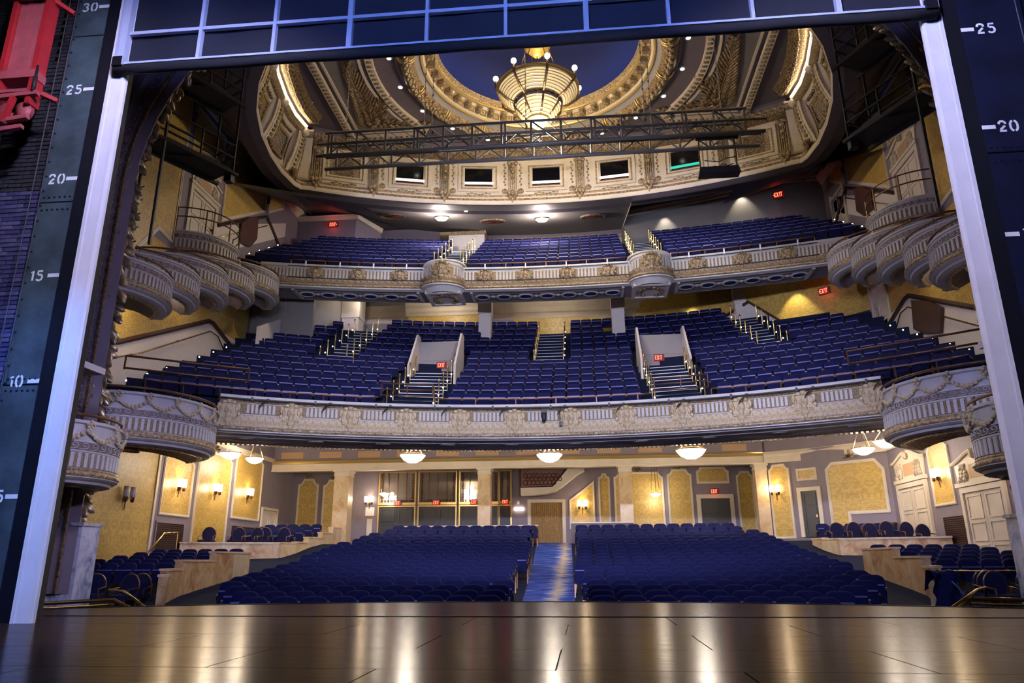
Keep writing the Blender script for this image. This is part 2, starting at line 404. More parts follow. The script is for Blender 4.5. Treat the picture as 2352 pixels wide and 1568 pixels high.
for i in range(25):
    x = -5.5+11.9*i/24; pd.append((P(x),.0+.006*sin(i*2.1),-.045+.008*sin(i*1.3)))
mk('bottom_pad', M().tube(pd,.075,8), 'blackcloth', fc, True)
for x, s in ((-5.41,-1),(6.34,1)):
    g = mk('guide_channel', M().box(P(x-.07),-.06,.0,P(x+.07),.03,3.0), 'steelblue', fc)
    mk('guide_lip', M().box(P(x-.075),-.09,.0,P(x-.045),-.06,3.0), 'steelblue', g); mk('guide_lip', M().box(P(x+.045),-.09,.0,P(x+.075),-.06,3.0), 'steelblue', g)
    mk('guide_shoe', M().box(P(x-.09),-.10,-.02,P(x+.06),-.03,.14), 'black', g)

# ---------------------------------------------------------------- red counterweight arbor on the left wall
ar = empty('counterweight_arbor', (-6.52,-.62,7.42)); tag(ar, 'red steel counterweight arbor with stacked plates on the brick wall', 'rigging frame')
for k in range(4): mk('weight_slat', M().box(-.21+.108*k,-.05,.05,-.21+.108*k+.092,.05,2.2), 'redpale', ar)
for x in (-.29,.22): mk('side_rail', M().box(x,-.11,-.5,x+.07,.09,2.3), 'red', ar)
mk('base_channel', M().box(-.30,-.12,-.08,.30,.1,.05), 'redpale', ar)
mk('cross_bar', M().box(-.42,-.16,1.28,.34,-.09,1.36), 'redpale', ar)
mk('bracket_arm', M().bar((.28,0,1.32),(.52,.12,1.18),.06), 'red', ar)
mk('shock_cylinder', M().lathe([(.0,0),(.028,0),(.028,.26),(.018,.26),(.018,.44),(0,.44)],(.33,-.12,-.34),8), 'darkmetal', ar, True)
fr = mk('lower_frame', M().box(-.45,-.1,-.30,.32,-.04,-.25), 'redpale', ar)
for a, b in (((-.45,-.1,-.40),(.40,-.1,-.35)),((-.5,-.1,-.43),(.02,-.12,-.80)),((-.45,-.1,-.82),(.32,-.1,-.73)),((-.45,-.08,-.95),(.25,-.08,-.87)),((.06,-.12,-.40),(-.02,-.12,-.79)),((.36,0,-.29),(.55,.1,-.36))):
    mk('brace', M().bar(a,b,.07,.06), 'redpale' if a[0] < 0 else 'red', ar)
for x in (-.10,.16):
    mk('sheave', M().lathe([(0,-.03),(.15,-.03),(.12,0),(.15,.03),(0,.03)],n=14), 'redpale', ar, True).matrix_local = TR(x,-.02,-.59,0,1,PI/2)
for k, x in enumerate((-7.08,-6.92)):
    o = mk('guide_pipe', M().tube([(x,-.35,5.),(x,-.35,13)],.022,8), 'chain'); tag(o, ['outermost vertical steel pipe beside the red arbor','inner vertical steel pipe beside the red arbor'][k],'pipe','steel guide pipes')
for k, (x, y, a) in enumerate(((-6.12,-.5,'bright steel cable hanging right of the red arbor'),(-6.2,-.25,'thin cable hanging against the dark brick wall'))):
    tag(mk('lift_cable', M().tube([(x,y,.05),(x+.02,y,5),(x,y,13)],.008,5), 'chain'), a, 'cable', 'lift cables')
tag(mk('lift_cable', M().tube([(7.35,-.3,.05),(7.3,-.3,6),(7.32,-.3,13)],.008,5), 'chain'), 'thin cable hanging at the right of the dark wall', 'cable', 'lift cables')
sf = empty('rigging_ladder', (7.75,-.6,6.2)); tag(sf, 'grey steel rigging ladder at the upper right corner', 'ladder')
for x in (-.12,.35): mk('rail', M().box(x-.03,-.03,0,x+.03,.03,6), 'truss', sf)
for k in range(12): mk('rung', M().box(-.1,-.015,.3+.45*k,.33,.015,.34+.45*k), 'truss', sf)
# ---------------------------------------------------------------- auditorium shell
SX = 14.3
class WF:
    def __init__(s, B, U, Nn): s.B = Vector(B); s.U = Vector(U).normalized(); s.N = Vector(Nn).normalized()
    def p(s, u, z, o=0): return tuple(s.B+s.U*u+s.N*o+Vector((0,0,z)))
    def prism(s, m, poly, o0, o1): return m.prism(poly, s.N*(o1-o0), s.B+s.N*o0, s.U)
    def frame(s, m, a, b, o0, o1): return m.frame(a, b, s.N*(o1-o0), s.B+s.N*o0, s.U)
    def box(s, m, u0, u1, z0, z1, o0, o1): return s.prism(m, [(u0,z0),(u1,z0),(u1,z1),(u0,z1)], o0, o1)
    def mw(s, u, z, o=0, sc_=1):
        x = s.U; y = -s.N; zz = Vector((0,0,1)); 
        if x.cross(y).dot(zz) < 0: x = -x
        q = s.B+s.U*u+s.N*o
        m = Matrix(((x.x,y.x,0,q.x),(x.y,y.y,0,q.y),(0,0,1,z),(0,0,0,1)))
        return m @ Matrix.Diagonal((sc_,sc_,sc_,1))
WL = WF((-SX,0,0),(0,1,0),(1,0,0)); WR = WF((SX,0,0),(0,1,0),(-1,0,0)); WB = WF((0,30,0),(1,0,0),(0,-1,0))
WD = WF((10,27.4,0),(4.3,-3.7,0),(-3.7,-4.3,0))
wall_l = struct('wall_left', M().box(-SX-.4,9,-1.5,-SX,31,20), 'mauve', 'mauve side wall with gold damask panels, left of the house', cat='wall')
wall_r = struct('wall_right', M().box(SX,9,-1.5,SX+.4,31,20), 'mauve', 'mauve side wall with white doors, right of the house', cat='wall')
wall_b = struct('wall_back', M().box(-SX-.4,30,-1,SX+.4,30.4,6.3), 'mauve', 'mauve rear wall behind the orchestra columns', cat='wall')
wall_d = struct('wall_diagonal', WD.box(M(),-.3,5.7,-1,6.2,-.25,0), 'mauve', 'angled mauve wall in the right rear corner', cat='wall')
mk('wall_above', WD.box(M(),-.3,5.9,6.4,14.5,-.25,0), 'greywall', wall_d)
def inset(poly, d):
    cx = sum(p[0] for p in poly)/len(poly); n = len(poly); out = []
    for i in range(n):
        p0, p1, p2 = Vector(poly[i-1]), Vector(poly[i]), Vector(poly[(i+1)%n])
        a = (p1-p0).normalized(); b = (p2-p1).normalized()
        na = Vector((-a.y,a.x)); nb = Vector((-b.y,b.x)); k = na+nb
        k = k/max(.3,(1+na.dot(nb))); out.append((p1.x+k.x*d, p1.y+k.y*d))
    return out
def notched(u0,u1,z0,z1,c):
    if c <= 0: return [(u0,z0),(u1,z0),(u1,z1),(u0,z1)]
    P = [(u0,z0),(u1,z0),(u1,z1-c)]
    for i in range(1,4): a = PI/2*i/4; P.append((u1-c*.95*sin(a)*.9-.05*c, z1-c*cos(a)))
    P += [(u1-c,z1),(u0+c,z1)]
    for i in range(3,0,-1): a = PI/2*i/4; P.append((u0+c*.95*sin(a)*.9+.05*c, z1-c*cos(a)))
    P.append((u0,z1-c)); return P
crest_m = None
def crest_mesh():
    global crest_m
    if crest_m is None:
        b = M()
        for s in (-1,1):
            for (x,z,r) in ((.0,.06,.07),(.09,.03,.055),(.17,.02,.04),(.10,.10,.04)):
                b.lathe([(0,-r*.5),(r*.8,-r*.3),(r,0),(r*.8,r*.3),(0,r*.5)],(s*x,0,z),7)
        b.lathe([(0,0),(.05,.05),(.03,.14),(0,.2)],(0,0,.06),6)
        crest_m = b.mesh('crest','gilt',True)
    return crest_m
def panel(wall, wf, poly, dm, fw=.10, crest=None, frame='cream', th=.03):
    """poly counter-clockwise in (u,z) when seen with u to the left edge first"""
    o = mk('damask_panel', wf.prism(M(), inset(poly,fw*.6), 0, .012), dm, wall)
    f = M(); wf.frame(f, poly, inset(poly,fw), 0, .045); wf.frame(f, inset(poly,fw*.25), inset(poly,fw*.6), .04, .065)
    mk('panel_frame', f, frame, o)
    if crest: link('crest', crest_mesh(), o, wf.mw(crest[0], crest[1], .06, crest[2] if len(crest)>2 else 1.4))
    return o
# --- orchestra level, left wall
mk('damask_wall', WL.box(M(), 9.2,16.95,-.6,5.0,0,.015), 'damy', wall_l)
panel(wall_l, WL, notched(17.35,19.55,2.42,4.75,.22), 'damy', crest=(18.45,4.78))
panel(wall_l, WL, notched(19.85,22.75,.9,5.25,.25), 'damy', crest=(21.3,5.28))
panel(wall_l, WL, notched(23.1,26.0,2.6,5.6,.25), 'damy', crest=(24.5,5.63))
mk('pilaster_trim', WL.box(M(), 16.95,17.08,-.6,5.0,0,.06), 'cream', wall_l)
mk('ceiling_trim', WL.box(M(), 9.2,30,5.55,5.75,0,.10), 'cream', wall_l)
def louver(wall, wf, u0,u1,z0,z1):
    o = mk('louvred_vent', wf.frame(M(), [(u0,z0),(u1,z0),(u1,z1),(u0,z1)], [(u0+.06,z0+.06),(u1-.06,z0+.06),(u1-.06,z1-.06),(u0+.06,z1-.06)],0,.05), 'mauve', wall)
    mk('vent_back', wf.box(M(),u0+.05,u1-.05,z0+.05,z1-.05,0,.01), 'brown', o)
    n = int((z1-z0)/.07)
    sm = M().hexa([wf.p(u0+.06,0,.01),wf.p(u1-.06,0,.01),wf.p(u1-.06,.012,.05),wf.p(u0+.06,.012,.05),wf.p(u0+.06,.045,.01),wf.p(u1-.06,.045,.01),wf.p(u1-.06,.03,.05),wf.p(u0+.06,.03,.05)]).mesh('slat','brown')
    for k in range(n-1): link('slat', sm, o, Matrix.Translation((0,0,z0+.07+.07*k)))
louver(wall_l, WL, 17.3,19.3,1.0,2.2); louver(wall_l, WL, 23.2,26.0,1.2,2.35)
# --- right wall, orchestra level
panel(wall_r, WR, notched(18.35,20.0,2.55,4.85,.22)[::1], 'damy', crest=(19.2,4.9))
panel(wall_r, WR, notched(11.5,14.4,1.0,4.6,.25), 'damy')
louver(wall_r, WR, 17.9,19.6,1.0,2.2); 
mk('ceiling_trim', WR.box(M(), 9.2,30,5.55,5.75,0,.10), 'cream', wall_r)
# --- diagonal wall
panel(wall_d, WD, notched(.22,1.28,1.65,5.05,.22), 'damx', crest=(.75,5.1))
panel(wall_d, WD, notched(1.6,2.55,4.2,4.75,0), 'damx')
lp = [(2.95,.6),(3.85,.6),(3.85,2.6),(5.5,2.6),(5.5,4.45)]+[(5.15,4.9)]+[(3.25,4.9),(2.95,4.6)]
panel(wall_d, WD, lp, 'damx', .13, crest=(4.1,5.0,1.6))
cb = mk('brown_cabinet', WD.box(M(),4.15,5.65,.3,2.1,0,.35), 'brown', wall_d)
mk('cabinet_top', WD.box(M(),4.1,5.68,2.1,2.18,0,.40), 'brown', cb)
# --- rear wall
panel(wall_b, WB, notched(-14.0,-12.85,.9,5.05,.3), 'damx', crest=(-13.4,5.1))
panel(wall_b, WB, notched(-12.6,-11.4,.9,5.0,.3), 'damx', crest=(-12.0,5.0))
panel(wall_b, WB, [(.62,2.3),(1.95,2.3),(1.95,4.75),(.62,3.75)], 'damx')
panel(wall_b, WB, notched(2.15,2.75,1.6,5.1,.2), 'damx')
panel(wall_b, WB, notched(2.95,5.5,1.6,5.15,.25), 'damx', crest=(4.2,5.15))
panel(wall_b, WB, notched(5.7,6.95,1.6,5.25,.25), 'damx', crest=(6.35,5.25))
panel(wall_b, WB, notched(7.2,8.85,4.5,5.35,.2), 'damx', crest=(8.0,5.4))
panel(wall_b, WB, notched(9.2,10.05,1.6,5.1,.2), 'damx')
# rear beam with cornice, frieze above, columns
beam = struct('trim_1', M().box(-14.3,27.05,5.12,10.0,27.65,5.62), 'cream', 'long cream beam with gilt moulding over the rear columns', cat='beam')
WQ = WF((0,27.05,0),(1,0,0),(0,-1,0))
mk('gilt_moulding', M().sweep([(-14.3,27.05,0,-1),(10.05,27.05,0,-1)], [(0,5.46),(.05,5.48),(.08,5.54),(.06,5.6),(.1,5.64),(0,5.66)]), 'gilt_smooth', beam)
mk('lower_moulding', M().sweep([(-14.3,27.05,0,-1),(10.05,27.05,0,-1)], [(0,5.1),(.04,5.1),(.05,5.16),(.02,5.2),(0,5.2)]), 'rail_ivory', beam)
bd = M().lathe([(0,-.02),(.02,0),(0,.02)],n=5).mesh('bead','gilt_smooth')
upf = mk('upper_frieze', M().box(-14.3,27.2,5.62,10.,27.5,6.5), 'mauve', beam)
for k in range(12):
    x = -13.9+2.0*k; mk('tan_panel', M().box(x,27.17,5.76,x+1.15,27.2,6.08), 'tan', upf)
cv = [(10.0,27.05)]+[(10.0+4.25*i/8, 27.05-3.55*i/8+.45*sin(PI*i/8)) for i in range(1,9)]+[(14.25,18.)]
pth = []
for i, (x,y) in enumerate(cv):
    a = Vector(cv[max(i-1,0)]); b = Vector(cv[min(i+1,len(cv)-1)]); d = (b-a).normalized(); pth.append((x,y,d.y,-d.x))
mk('cornice_return', M().sweep(pth, [(0,5.12),(.06,5.12),(.06,5.4),(.1,5.46),(.12,5.52),(.09,5.6),(.12,5.64),(0,5.66)]), 'cream', beam)
cm = M(); 
def column(x, y, z0, z1, wdt, label):
    o = empty('marble_column', (x,y,z0)); tag(o, label, 'column', 'rear marble columns'); h = z1-z0; w2 = wdt/2
    mk('shaft', M().box(-w2,-w2,.25,w2,w2,h-.28), 'marble_pale', o)
    mk('plinth', M().box(-w2-.06,-w2-.06,0,w2+.06,w2+.06,.25), 'marble_pale', o)
    cp = M()
    for a, b, e in ((h-.28,h-.22,.03),(h-.22,h-.08,.01),(h-.08,h,.07)): cp.box(-w2-e,-w2-e,a,w2+e,w2+e,b)
    mk('capital', cp, 'cream', o)
column(-3.46,27.4,1.4,5.12,.62,'marble column between the glazed lobby doors')
column(3.40,27.4,1.4,5.12,.62,'marble column beside the small hanging bowl lamp')
column(-10.62,27.4,1.4,5.12,.75,'marble column at the end of the stepped marble wall')
column(9.8,27.4,1.4,5.12,.55,'marble column beside the grey double exit door')
# --- doors
def leaf_panels(parent, wf, u0,u1,z0,z1,o, m, rows=((0,.30),(.34,.62),(.66,1)), cols=2):
    for c in range(cols):
        a = u0+(u1-u0)*(c+.12)/cols; b = u0+(u1-u0)*(c+.88)/cols
        for r0, r1 in rows:
            za = z0+(z1-z0)*(.04+.92*r0); zb = z0+(z1-z0)*(.04+.92*r1)
            mk('door_panel', wf.frame(M(),[(a,za),(b,za),(b,zb),(a,zb)],[(a+.05,za+.05),(b-.05,za+.05),(b-.05,zb-.05),(a+.05,zb-.05)],o,o+.03), m, parent)
ndoor = [0]
def door(wf, u0,u1,z0,z1, m, fm, label, fw=.16, leaves=2, rows=((0,.30),(.34,.62),(.66,1)), handle=None):
    ndoor[0] += 1
    o = empty(f'door_{ndoor[0]}'); o.location = wf.p((u0+u1)/2, z0); o['kind'] = 'structure'; tag(o, label, 'door')
    inv = Matrix.Translation(-Vector(o.location))
    L = []
    fb = M(); wf.frame(fb, [(u0-fw,z0),(u1+fw,z0),(u1+fw,z1+fw),(u0-fw,z1+fw)], [(u0,z0),(u1,z0),(u1,z1),(u0,z1)],0,.10)
    L.append(mk('door_frame', fb, fm, o))
    for k in range(leaves):
        a = u0+(u1-u0)*k/leaves; b = u0+(u1-u0)*(k+1)/leaves
        lf = mk('door_leaf', wf.box(M(),a+.01,b-.01,z0,z1-.01,.0,.03), m, o); lf.matrix_local = inv
        leaf_panels(lf, wf, a, b, z0, z1, .03, m, rows, 1 if leaves > 1 else 1)
        if handle:
            mk('handle', wf.box(M(), b-.16, b-.08, z0+(z1-z0)*.42, z0+(z1-z0)*.48, .03,.08), 'brass', lf)
    for x in L: x.matrix_local = inv
    return o, inv
def pediment(o, inv, wf, u0, u1, z0, h):
    um = (u0+u1)/2; hw = (u1-u0)/2
    b = M(); wf.box(b,u0,u1,z0,z0+h*.12,0,.14)
    top = [(um+hw*(.98-1.96*i/12), z0+h*(.66+.26*sin(min(1,(1-abs(1-i/6))*1.03)*PI*.5)**1.5)) for i in range(13)]
    wf.prism(b,[(u0+.15,z0+h*.12),(u1-.15,z0+h*.12)]+top,0,.06)
    p1 = mk('pediment', b, 'cream', o); p1.matrix_local = inv
    mk('tan_tablet', wf.box(M(),um-hw*.35,um+hw*.35,z0+h*.2,z0+h*.58,.05,.07), 'tan', p1)
    # broken swan-neck cornice
    for s in (-1,1):
        pts = []
        for i in range(9):
            t = i/8; u = um+s*hw*(1.04-.94*t); f = max(0,min(1,(1-abs(u-um)/(hw*.98))*1.03)); z = z0+h*(.68+.26*sin(f*PI*.5)**1.5)
            pts.append(wf.p(u, z, .10))
        mk('scroll_cornice', M().tube(pts, .065, 6), 'cream', p1)
        q = M()
        for k in range(5):
            for jj in range(3):
                c_ = wf.p(um+s*hw*(.60+.16*cos(k*1.4+jj*2.1)*(1-k*.1)), z0+h*(.18+.10*k), .08); r_ = .11-.012*k
                e0 = len(q.v); rows_ = []
                for a_ in range(5):
                    t_ = -PI/2+PI*a_/4; rows_.append([(c_[0]+r_*cos(t_)*cos(2*PI*b_/7), c_[1]+r_*cos(t_)*sin(2*PI*b_/7), c_[2]+r_*1.2*sin(t_)) for b_ in range(7)])
                q.grid(rows_, True)
        mk('acanthus_scroll', q, 'cream_carved', p1)
    mk('keystone', M().lathe([(0,-.16),(.1,-.1),(.14,0),(.1,.12),(0,.2)],wf.p(um,z0+h*.82,.12),7), 'cream_carved', p1)
d1, i1 = door(WR, 20.55,22.9,1.0,3.45, 'cream','cream', 'white pedimented double door between gold wall panels', .18); pediment(d1, i1, WR, 20.3,23.1,3.65,1.25)
d2, i2 = door(WR, 15.35,17.75,.4,2.85, 'cream','cream', 'tall white pedimented double door nearest the stage on the right', .18); pediment(d2, i2, WR, 15.05,18.1,3.05,1.2)
door(WL, 26.35,28.0,1.0,3.2, 'cream','cream', 'plain white panelled double door at the end of the left wall', .12)
door(WD, 1.72,2.48,1.7,3.72, 'door','cream', 'single dark grey door in the angled rear wall', .17, 1, ((0,.66),(.7,1)), True)
door(WB, 7.32,8.78,1.5,3.75, 'door','cream', 'grey double exit door behind the right orchestra seats', .2, 2, ((0,.32),(.36,.64),(.68,1)), True)
# lobby doors with leaded windows above (X -9.6 .. -2.5)
lob = [(-9.45,-7.55),(-7.3,-5.35),(-5.1,-3.1),(-3.0,-2.45)]
for k, (a,b) in enumerate(lob):
    nm = ['leftmost','second','third','narrow last'][k]
    o, inv = door(WB, a, b, 1.3, 3.5, 'door','gilt_smooth', f'{nm} grey lobby double door below a leaded window', .07, 2 if k<3 else 1, ((0,.3),(.35,.62),(.67,1)))
    wn = empty(f'window_{k+1}'); wn.location = WB.p((a+b)/2,3.75); wn['kind'] = 'structure'; tag(wn, f'{nm} leaded glass window over the grey lobby doors','window')
    iw = Matrix.Translation(-Vector(wn.location))
    z0, z1 = 3.72, 5.3
    def wp(nm_, bm, m): q = mk(nm_, bm, m, wn); q.matrix_local = iw; return q
    wp('window_frame', WB.frame(M(),[(a-.07,z0-.12),(b+.07,z0-.12),(b+.07,z1+.05),(a-.07,z1+.05)],[(a,z0),(b,z0),(b,z1),(a,z1)],0,.12), 'gilt_smooth')
    n = 4 if k < 3 else 1
    for c in range(n):
        u0 = a+(b-a)*c/n; u1 = a+(b-a)*(c+1)/n
        wp('pane', WB.box(M(),u0+.02,u1-.02,z0+.02,z1-.02,0,.01), 'mirrorglass')
        wp('muntin', WB.box(M(),u1-.02,u1+.02,z0,z1,.0,.05), 'ironred')
    for u in (a+.12,b-.12):
        q = M()
        for j in range(10): q.tube([WB.p(u+.055*cos(t), z0+.1+.15*j+.05*sin(t), .05) for t in [2*PI*i/6 for i in range(6)]],.018,4,True)
        wp('iron_scroll', q, 'ironred')
    q = M()
    for j in range(int((b-a)/.17)): q.tube([WB.p(a+.12+.17*j+.05*cos(t), z0+.09+.05*sin(t), .05) for t in [2*PI*i/6 for i in range(6)]],.018,4,True)
    wp('iron_border', q, 'ironred')
# curtained doorway
cdw = empty('door_curtained', WB.p(-.57,1.5)); cdw['kind'] = 'structure'; tag(cdw, 'cream framed doorway hung with a pleated gold curtain at the aisle end','door')
ic = Matrix.Translation(-Vector(cdw.location))
q = mk('door_frame', WB.frame(M(),[(-1.55,1.45),(.42,1.45),(.42,3.8),(-1.55,3.8)],[(-1.38,1.45),(.25,1.45),(.25,3.64),(-1.38,3.64)],0,.12),'cream',cdw); q.matrix_local = ic
rows = []
for i in range(97):
    u = -1.38+1.63*i/96; o = .06+.035*sin(i*PI/3)+.01*sin(i*.7); rows.append([WB.p(u,1.5,o),WB.p(u+.004*sin(i),2.6,o*.95),WB.p(u,3.64,o*.8)])
q = mk('curtain', M().grid(rows), 'drape', cdw, True); q.matrix_local = ic
# stair soffit with carved mahogany band
ss = empty('lobby_staircase', WB.p(-1.9,3.9)); tag(ss, 'carved mahogany stair front over a sweeping cream soffit by the curtain', 'staircase')
iv = Matrix.Translation(-Vector(ss.location))
A = [(-1.85,3.98),(-1.2,3.98),(-.6,4.02),(-.1,4.15),(.3,4.4),(.75,4.75),(1.15,5.05),(1.45,5.2),(1.45,5.3)]
q = mk('soffit_band', WB.prism(M(), [(-1.85,4.35),(-.2,4.38),(.6,5.3)][::-1]+[(-1.85,3.98)]+A[1:], .0,.7), 'cream', ss); q.matrix_local = iv
q = mk('carved_band', WB.prism(M(), [(-1.82,4.38),(-.25,4.42),(.5,5.3),(-1.82,5.3)], .5,.74), 'ironred', ss); q.matrix_local = iv
q2 = M()
for k in range(9):
    cx, cz = -1.6+.26*k*.8, 4.6+.0*k
    for (dx,dz,r) in ((0,0,.12),(.13,.17,.09),(0,.36,.1)):
        if cz+dz > 4.42 and cx+dx < -.1+(cz+dz-4.42)*.85: q2.tube([WB.p(cx+dx+r*cos(t), cz+dz+r*sin(t), .75) for t in [2*PI*i/8 for i in range(8)]],.022,4,True)
q = mk('carved_scroll', q2, 'ironred', ss); q.matrix_local = iv
# notice and small fittings on rear wall
def tagmk(nm, b, m, label, cat, group=None, parent=None): return tag(mk(nm, b, m, parent), label, cat, group)
tagmk('notice_board', WB.box(M(),-10.2,-9.72,3.05,3.5,0,.03), 'paper', 'pale notice with faint printed lines on the mauve pier', 'notice')
tagmk('wall_cabinet', WB.box(M(),-10.08,-9.8,1.9,2.9,0,.08), 'cream', 'small cream cabinet door below the pale notice', 'cabinet')
tagmk('picture_light', WB.box(M(),-2.25,-1.75,3.25,3.4,0,.12), 'bulb', 'short lit wall tube beside the gold curtain', 'wall light')
tagmk('light_switch', WB.box(M(),-2.1,-1.98,3.58,3.74,0,.03), 'white_paint', 'white switch plate over the short wall tube', 'switch')

# ---------------------------------------------------------------- orchestra floor
CY = -14.6
TOPS = [.06,.13,.21,.29,.38,.47,.56,.66,.74,.84,.95,1.06,1.19,1.32,1.45,1.59,1.74,1.89,2.07,2.26]
def zf(r):
    k = (r-(6.2-CY))/.97
    if k <= 0: return TOPS[0]-.93+.06*k*.5
    if k >= 19: return min(1.52, TOPS[19]-.93+(k-19)*.12)
    i = int(k); return TOPS[i]+(TOPS[min(i+1,19)]-TOPS[i])*(k-i)-.93
g = []
for j in range(56):
    y = 3.8+26.2*j/55; g.append([(x, y, zf(sqrt(x*x+(y-CY)**2))) for x in [-14.3+28.6*i/40 for i in range(41)]])
def carpet(name):
    m, nt, b = new_mat(name); b.inputs['Roughness'].default_value = .95; b.inputs['Specular IOR Level'].default_value = .1
    tc = N(nt,'ShaderNodeTexCoord'); sp = N(nt,'ShaderNodeSeparateXYZ'); nt.links.new(tc.outputs['Object'], sp.inputs[0])
    mp = N(nt,'ShaderNodeMapping'); mp.inputs['Scale'].default_value = (.8,7,1); nt.links.new(tc.outputs['Object'], mp.inputs[0])
    nz = N(nt,'ShaderNodeTexNoise'); nz.inputs['Scale'].default_value = 1.6; nz.inputs['Detail'].default_value = 4; nt.links.new(mp.outputs[0], nz.inputs['Vector'])
    ax = N(nt,'ShaderNodeMath', operation='ABSOLUTE'); nt.links.new(sp.outputs[0], ax.inputs[0])
    mr = N(nt,'ShaderNodeMapRange'); mr.inputs[1].default_value = 0; mr.inputs[2].default_value = .42; mr.inputs[3].default_value = .20; mr.inputs[4].default_value = -.06; nt.links.new(ax.outputs[0], mr.inputs[0])
    ad = N(nt,'ShaderNodeMath', operation='ADD'); nt.links.new(nz.outputs['Fac'], ad.inputs[0]); nt.links.new(mr.outputs[0], ad.inputs[1])
    rp = N(nt,'ShaderNodeValToRGB'); e = rp.color_ramp.elements
    e[0].position = .40; e[0].color = (.012,.03,.16,1); e[1].position = .68; e[1].color = (.42,.33,.20,1); x = e.new(.56); x.color = (.045,.09,.34,1)
    nt.links.new(ad.outputs[0], rp.inputs[0]); nt.links.new(rp.outputs[0], b.inputs['Base Color'])
    return m
MT['carpet'] = carpet('aisle_carpet'); 
flo = struct('floor', M().grid(g), 'stair', 'raked dark blue carpet floor under the orchestra seats', True, 'floor')
AL = lambda y: -.14-(y-6.2)*.0325; AR = lambda y: 1.14-(y-6.2)*.022
run = empty('aisle_runner', (.5,6,0)); tag(run, 'blue aisle carpet with a gold centre figure leading to the curtain', 'carpet')
rows = []
for j in range(60):
    y = 4.95+24.9*j/59; a, b = AL(y)-.05, AR(y)+.05; cxx = (a+b)/2
    rows.append([(x, y, zf(sqrt(x*x+(y-CY)**2))+.012) for x in (a,(a+cxx)/2,cxx,(b+cxx)/2,b)])
rb = M().grid(rows); rb.v = [(x-.5,y-6,z) for x,y,z in rb.v]
mk('carpet_strip', rb, 'carpet', run, True).location = (0,0,0)
# ---------------------------------------------------------------- ornament meshes shared by the balcony fronts
def ell(b, c, r, n=8, m=5):
    rows = []
    for i in range(m+1):
        t = -PI/2+PI*i/m; rows.append([(c[0]+r[0]*cos(t)*cos(2*PI*j/n), c[1]+r[1]*cos(t)*sin(2*PI*j/n), c[2]+r[2]*sin(t)) for j in range(n)])
    return b.grid(rows, True)
def mask_mesh(fm):
    b = M()     # local: x along the front, -y toward the viewer, z up; about .8 wide .8 tall
    ell(b,(0,-.03,0),(.34,.07,.34),12,6)
    ell(b,(0,-.09,.03),(.14,.10,.20),10,7); ell(b,(0,-.19,.0),(.028,.03,.065),6,4)
    for s in (-1,1):
        ell(b,(s*.055,-.175,.085),(.045,.025,.018),6,4); ell(b,(s*.065,-.16,-.02),(.045,.035,.04),6,4)
        ell(b,(s*.30,-.07,.12),(.075,.05,.14),7,4); ell(b,(s*.33,-.08,-.12),(.06,.045,.08),7,4)
        ell(b,(s*.14,-.10,.27),(.09,.06,.07),7,4); ell(b,(s*.20,-.09,-.25),(.10,.05,.06),7,4)
        ell(b,(s*.24,-.11,.02),(.05,.04,.12),6,4); ell(b,(s*.07,-.15,-.10),(.05,.025,.02),6,3)
    ell(b,(0,-.11,.32),(.10,.06,.08),8,4); ell(b,(0,-.12,-.19),(.10,.06,.10),8,4); ell(b,(0,-.09,-.34),(.13,.07,.10),8,4); ell(b,(0,-.07,-.46),(.07,.05,.10),7,4)
    return b.mesh('mask', fm, True)
MASK = mask_mesh('gilt'); 
MT['mask'] = mat('mask_plaster', (.58,.50,.36), .45, noise=.5, nscale=12, c2=(.40,.28,.12), bump=.5, bscale=30)
MASK_S = mask_mesh('mask')
def leaf_mesh(m, h=.38, wd=.24):
    b = M(); rows = []
    for i in range(6):
        t = i/5; w2 = wd/2*(.55+.75*sin(PI*min(t*1.05,1)))*(1 if t < .75 else (1.-t)*3.4+.15)
        o = -.02-.10*sin(t*PI*.55)-.05*t*t
        rows.append([(-w2,o+.035,-h/2+h*t),(-w2*.5,o-.02,-h/2+h*t),(0,o+.015,-h/2+h*t),(w2*.5,o-.02,-h/2+h*t),(w2,o+.035,-h/2+h*t)])
    return b.grid(rows).mesh('acanthus_leaf', m, True)
LEAF = leaf_mesh('gilt'); LEAF_C = leaf_mesh('mask')
RIB = M().hexa([(-.032,-.03,0),(.032,-.03,0),(.032,0,0),(-.032,0,0),(-.032,-.03,1),(.032,-.03,1),(.032,0,1),(-.032,0,1)]).mesh('rib','grey_plaster')
def wave_mesh():
    b = M(); pts = []
    for i in range(15):
        a = -.3+i*.46; r = .085*(1-.055*i); pts.append((.02+r*cos(a),-.012,.02+r*sin(a)))
    b.tube(pts,.016,5); b.tube([(.10,-.012,.02),(.08,-.012,-.06),(.0,-.012,-.09),(-.12,-.012,-.09)],.016,5)
    return b.mesh('wave_scroll','grey_plaster',True)
WAVE = wave_mesh()
def swag_mesh():
    b = M()
    for i in range(9):
        t = i/8; x = -.36+.72*t; z = -.20*sin(PI*t)-.02; r = .035+.03*sin(PI*t)
        ell(b,(x,-.05,z),(r*1.1,r,r),7,4); ell(b,(x+.02,-.07,z-.03),(r*.6,r*.6,r*.6),6,3)
    for dx, dz in ((0,.0),(.05,.06),(-.05,.06),(0,.12),(.09,.13),(-.08,.12),(.02,.19),(0,-.07)): ell(b,(-.36+dx,-.06,dz),(.045,.04,.04),6,3)
    return b.mesh('fruit_swag','mask',True)
SWAG = swag_mesh()
